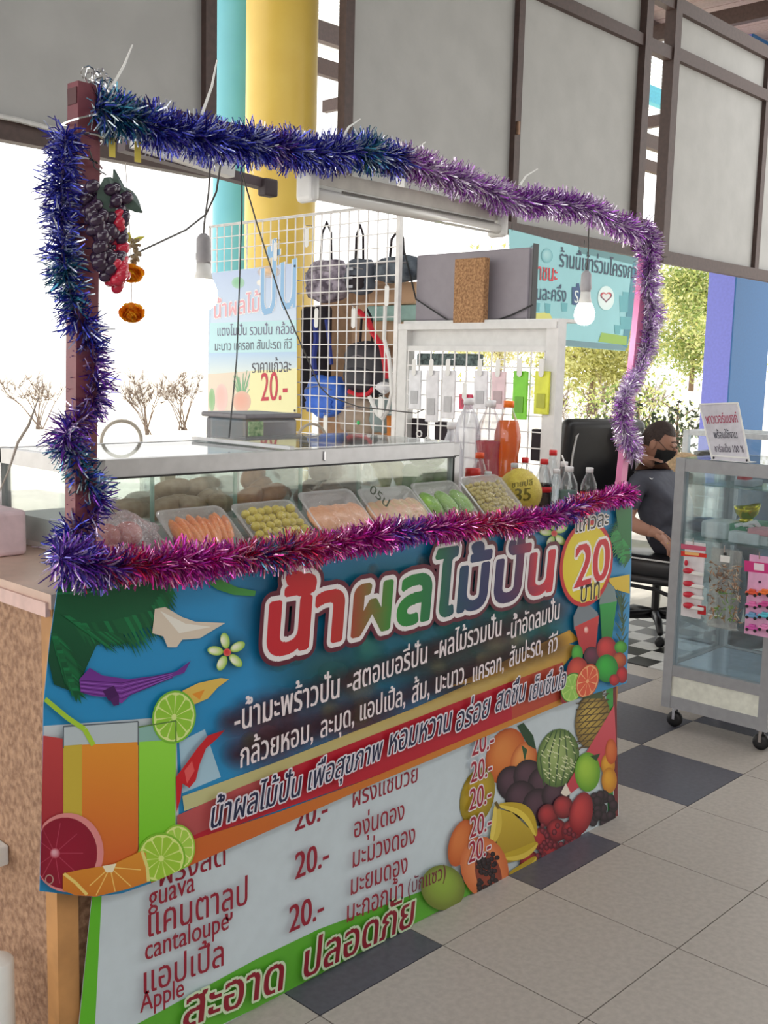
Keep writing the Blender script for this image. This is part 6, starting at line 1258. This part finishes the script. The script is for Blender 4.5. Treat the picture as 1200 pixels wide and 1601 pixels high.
for j in range(nv + 1):
    for i in range(nu + 1):
        ph = math.radians(12 + 156 * i / nu); z = -.012 - .106 * j / nv; zz = z / .122; rr = math.sqrt(max(.02, 1 - zz * zz)); d = Vector((rr * math.cos(ph), rr * math.sin(ph), zz)); q = hfn(d) * 1.13 + .12 * math.exp(-((ph - math.pi/2) / .35) ** 2) * (1 - abs(j / nv - .35) * .9)
        if abs(i - nu/2) > nu * .34: z2 = z * (.75) - .012
        else: z2 = z
        vs.append((d.x * .078 * q, d.y * .098 * q, z2))
b.add(vs, [(j*(nu+1)+i, j*(nu+1)+i+1, (j+1)*(nu+1)+i+1, (j+1)*(nu+1)+i) for j in range(nv) for i in range(nu)]); o = loc_build(b, 'face_mask', mat('black_mask', (26, 26, 28), .8), man, label='black cloth face mask'); o.matrix_local = HM
for s in (1, -1):
    o = loc_build(B().tube([(.055 * s, .078, -.02), (.08 * s, .02, .02), (.086 * s, -.02, .022)], .0016, 5), 'mask_strap', BLK, man); o.matrix_local = HM
    o = loc_build(B().tube([(.016 * s, .098, .006), (.03 * s, .0955, .003), (.044 * s, .087, .008)], .0018, 5), 'eyelid', mat('lash', (50, 34, 30), .8), man); o.matrix_local = HM
    o = loc_build(B().tube([(.014 * s, .097, .034), (.032 * s, .093, .038), (.048 * s, .08, .032)], .0028, 5), 'eyebrow', HAIR, man); o.matrix_local = HM
# shirt emblem: a small white tick on the chest
tk = []; ck = Wd(1018, 749, 5.70)
b = B().col((225, 225, 228)); nn_ = -CD
cu = [(-.020, .002), (-.015, -.008), (-.006, -.0095), (.022, .010), (.004, -.001), (-.006, -.002), (-.012, .001), (-.017, .008)]
# ray from the viewer to the shirt gives where the tick lies on the cloth
dg = DG(); bpy.context.view_layer.update(); inv = body.matrix_world.inverted()
org = Vector((0, 0, EYE)); dr = Wd(1018, 749, 1) - org
ok, hit, hn, _i = body.ray_cast(inv @ org, (inv.to_3x3() @ dr).normalized())
if ok:
    hit = body.matrix_world @ hit; hn = (body.matrix_world.to_3x3() @ hn).normalized(); uu = Vector((0, 0, 1)).cross(hn).normalized(); vv = hn.cross(uu)
    if uu.dot(CR) < 0: uu = -uu
    pts = [hit + hn * .006 + uu * x * .9 + vv * y * .9 for x, y in cu]; b.prism(pts, hn * .001).build('shirt_emblem', PRINT, body, label='white tick emblem').matrix_parent_inverse = body.matrix_world.inverted()
ri = loc_build(B().lathe([(.0112, -.002), (.0118, 0), (.0112, .002)], 12), 'finger_ring', GOLD, man); ri.location = W0 + Vector((.009, .068, -.053)); ri.rotation_euler = (.9, 0, 0)
ph_ = B().rbox((-.04, -.005, -.07), (.04, .005, .07), .006, MB_ @ Matrix.Translation((-.09, .30, .13)) @ Euler((math.radians(-50), 0, 0)).to_matrix().to_4x4()).build('mobile_phone', BLK, None, label='black phone held low in the seated man\'s left hand', cat='phone')
# ---- left edge oddments
c = Wd(-6, 1545, 2.05); B().lathe([(.03, 0), (.034, .03), (.034, c.z + .055), (.03, c.z + .06), (.005, c.z + .063)], 24, o=(c.x, c.y, 0)).build('white_canister', WPL, None, True, label='white cylindrical canister at the far lower left edge', cat='canister')
q0 = Wx(14, 1330, XL - .001); B().rbox((XL - .05, q0.y, q0.z - .03), (XL - .0005, q0.y + .12, q0.z + .012), .004).build('switch_box', WPL, None, label='small white box fixed to the chipboard side at the left edge', cat='box')
# dark goods at the back of the accessory panel
pxbox('dark_mesh_tray', 650, 553, 742, 572, XG + .05, .06, mat('dark_mesh', (60, 72, 74), .7, rgb2=(120, 140, 138), scale=90), 'dark mesh tray behind the top of the accessory panel', 'tray')
# ---- labels that tell look-alikes apart by where they stand
def relabel(group, labels):
    os_ = [o for o in SC.objects if o.get('group') == group and o.get('category')]
    for o, l in zip(os_, labels): o['label'] = l
relabel('white hook tags on the wire grid', ['white hook tag on the grid in front of the yellow column', 'white hook tag above the round camouflage backpack', 'white hook tag between camouflage backpack and blue strap', 'white hook tag above the black backpack', 'white hook tag beside the grid post, below the camouflage bag', 'white hook tag at the bottom under the blue pouch', 'white hook tag low beside the small white cap'])
relabel('coiled cables on the accessory panel', ['coiled white cable nearest the left shelf post, low on the panel', 'coiled white cable behind the frosted jug bottle', 'coiled white cable between the other two coils'])
relabel('mango halves', ['green mango half at the left of its film-wrapped tray', 'green mango half in the middle of its film-wrapped tray', 'green mango half at the right of its film-wrapped tray'])
relabel('papaya pieces', ['orange papaya piece %s its film-wrapped tray' % w for w in ('at the far left end of', 'second from the left in', 'third from the left in', 'fourth from the left in', 'in the very middle of', 'fourth from the right in', 'third from the right in', 'second from the right in', 'at the far right end of')])
relabel('peach slices', ['peach coloured fruit slice, %s in the tray without handwriting' % w for w in ('leftmost', 'second from the left', 'third from the left', 'third from the right', 'second from the right', 'rightmost')])
relabel('pinkish slices', ['pinkish fruit slice, %s in the tray with handwriting' % w for w in ('leftmost', 'second from the left', 'third from the left', 'third from the right', 'second from the right', 'rightmost')])
relabel('brown round fruit in the glass case', ['brown round fruit at the left of the middle bay, big one', 'brown round fruit at the front centre of the middle bay', 'small brown round fruit low at the left of the middle bay', 'brown round fruit at the right of the middle bay', 'small brown round fruit low at the right of the middle bay', 'brown round fruit on top of the pile, left', 'brown round fruit on top of the pile, right', 'brown round fruit furthest left against the divider'])
relabel('orange brown fruit in the glass case', ['orange brown wrapped fruit furthest left in the second bay', 'orange brown wrapped fruit second from the left in its bay', 'orange brown wrapped fruit at the right front of its bay', 'orange brown wrapped fruit on top of the pile', 'smaller orange brown wrapped fruit furthest right in its bay', 'orange brown wrapped fruit low in the middle of its bay'])
relabel('pale brown fruit in the left bays', ['pale brown fruit %s the glass case' % w for w in ('furthest left in the first bay of', 'second from the left in the first bay of', 'just right of the first divider of', 'second right of the first divider of', 'in the middle of the second bay of', 'third from the right in the second bay of', 'against the second divider of', 'lying on the others at left in', 'lying on the others at right in')])
relabel('green mangoes in the glass case', ['green mango at the left of the right bay of the glass case', 'green mango in the middle of the right bay of the glass case', 'green mango nearest the right post of the glass case', 'green mango at the back of the right bay', 'green mango on top of the pile, right', 'green mango on top of the pile, left'])
relabel('pink fruit in the left bag', ['pink red fruit nearest the maroon post in the left bag', 'pink red fruit at the front middle of the left bag', 'pink red fruit at the right of the left bag', 'pink red fruit on top at the left in the bag', 'pink red fruit on top at the right in the bag'])
relabel('white gadgets in the showcase', ['rounded white gadget nearest the white box in the showcase', 'rounded white gadget in the middle of the three in the showcase', 'rounded white gadget nearest the right post of the showcase'])
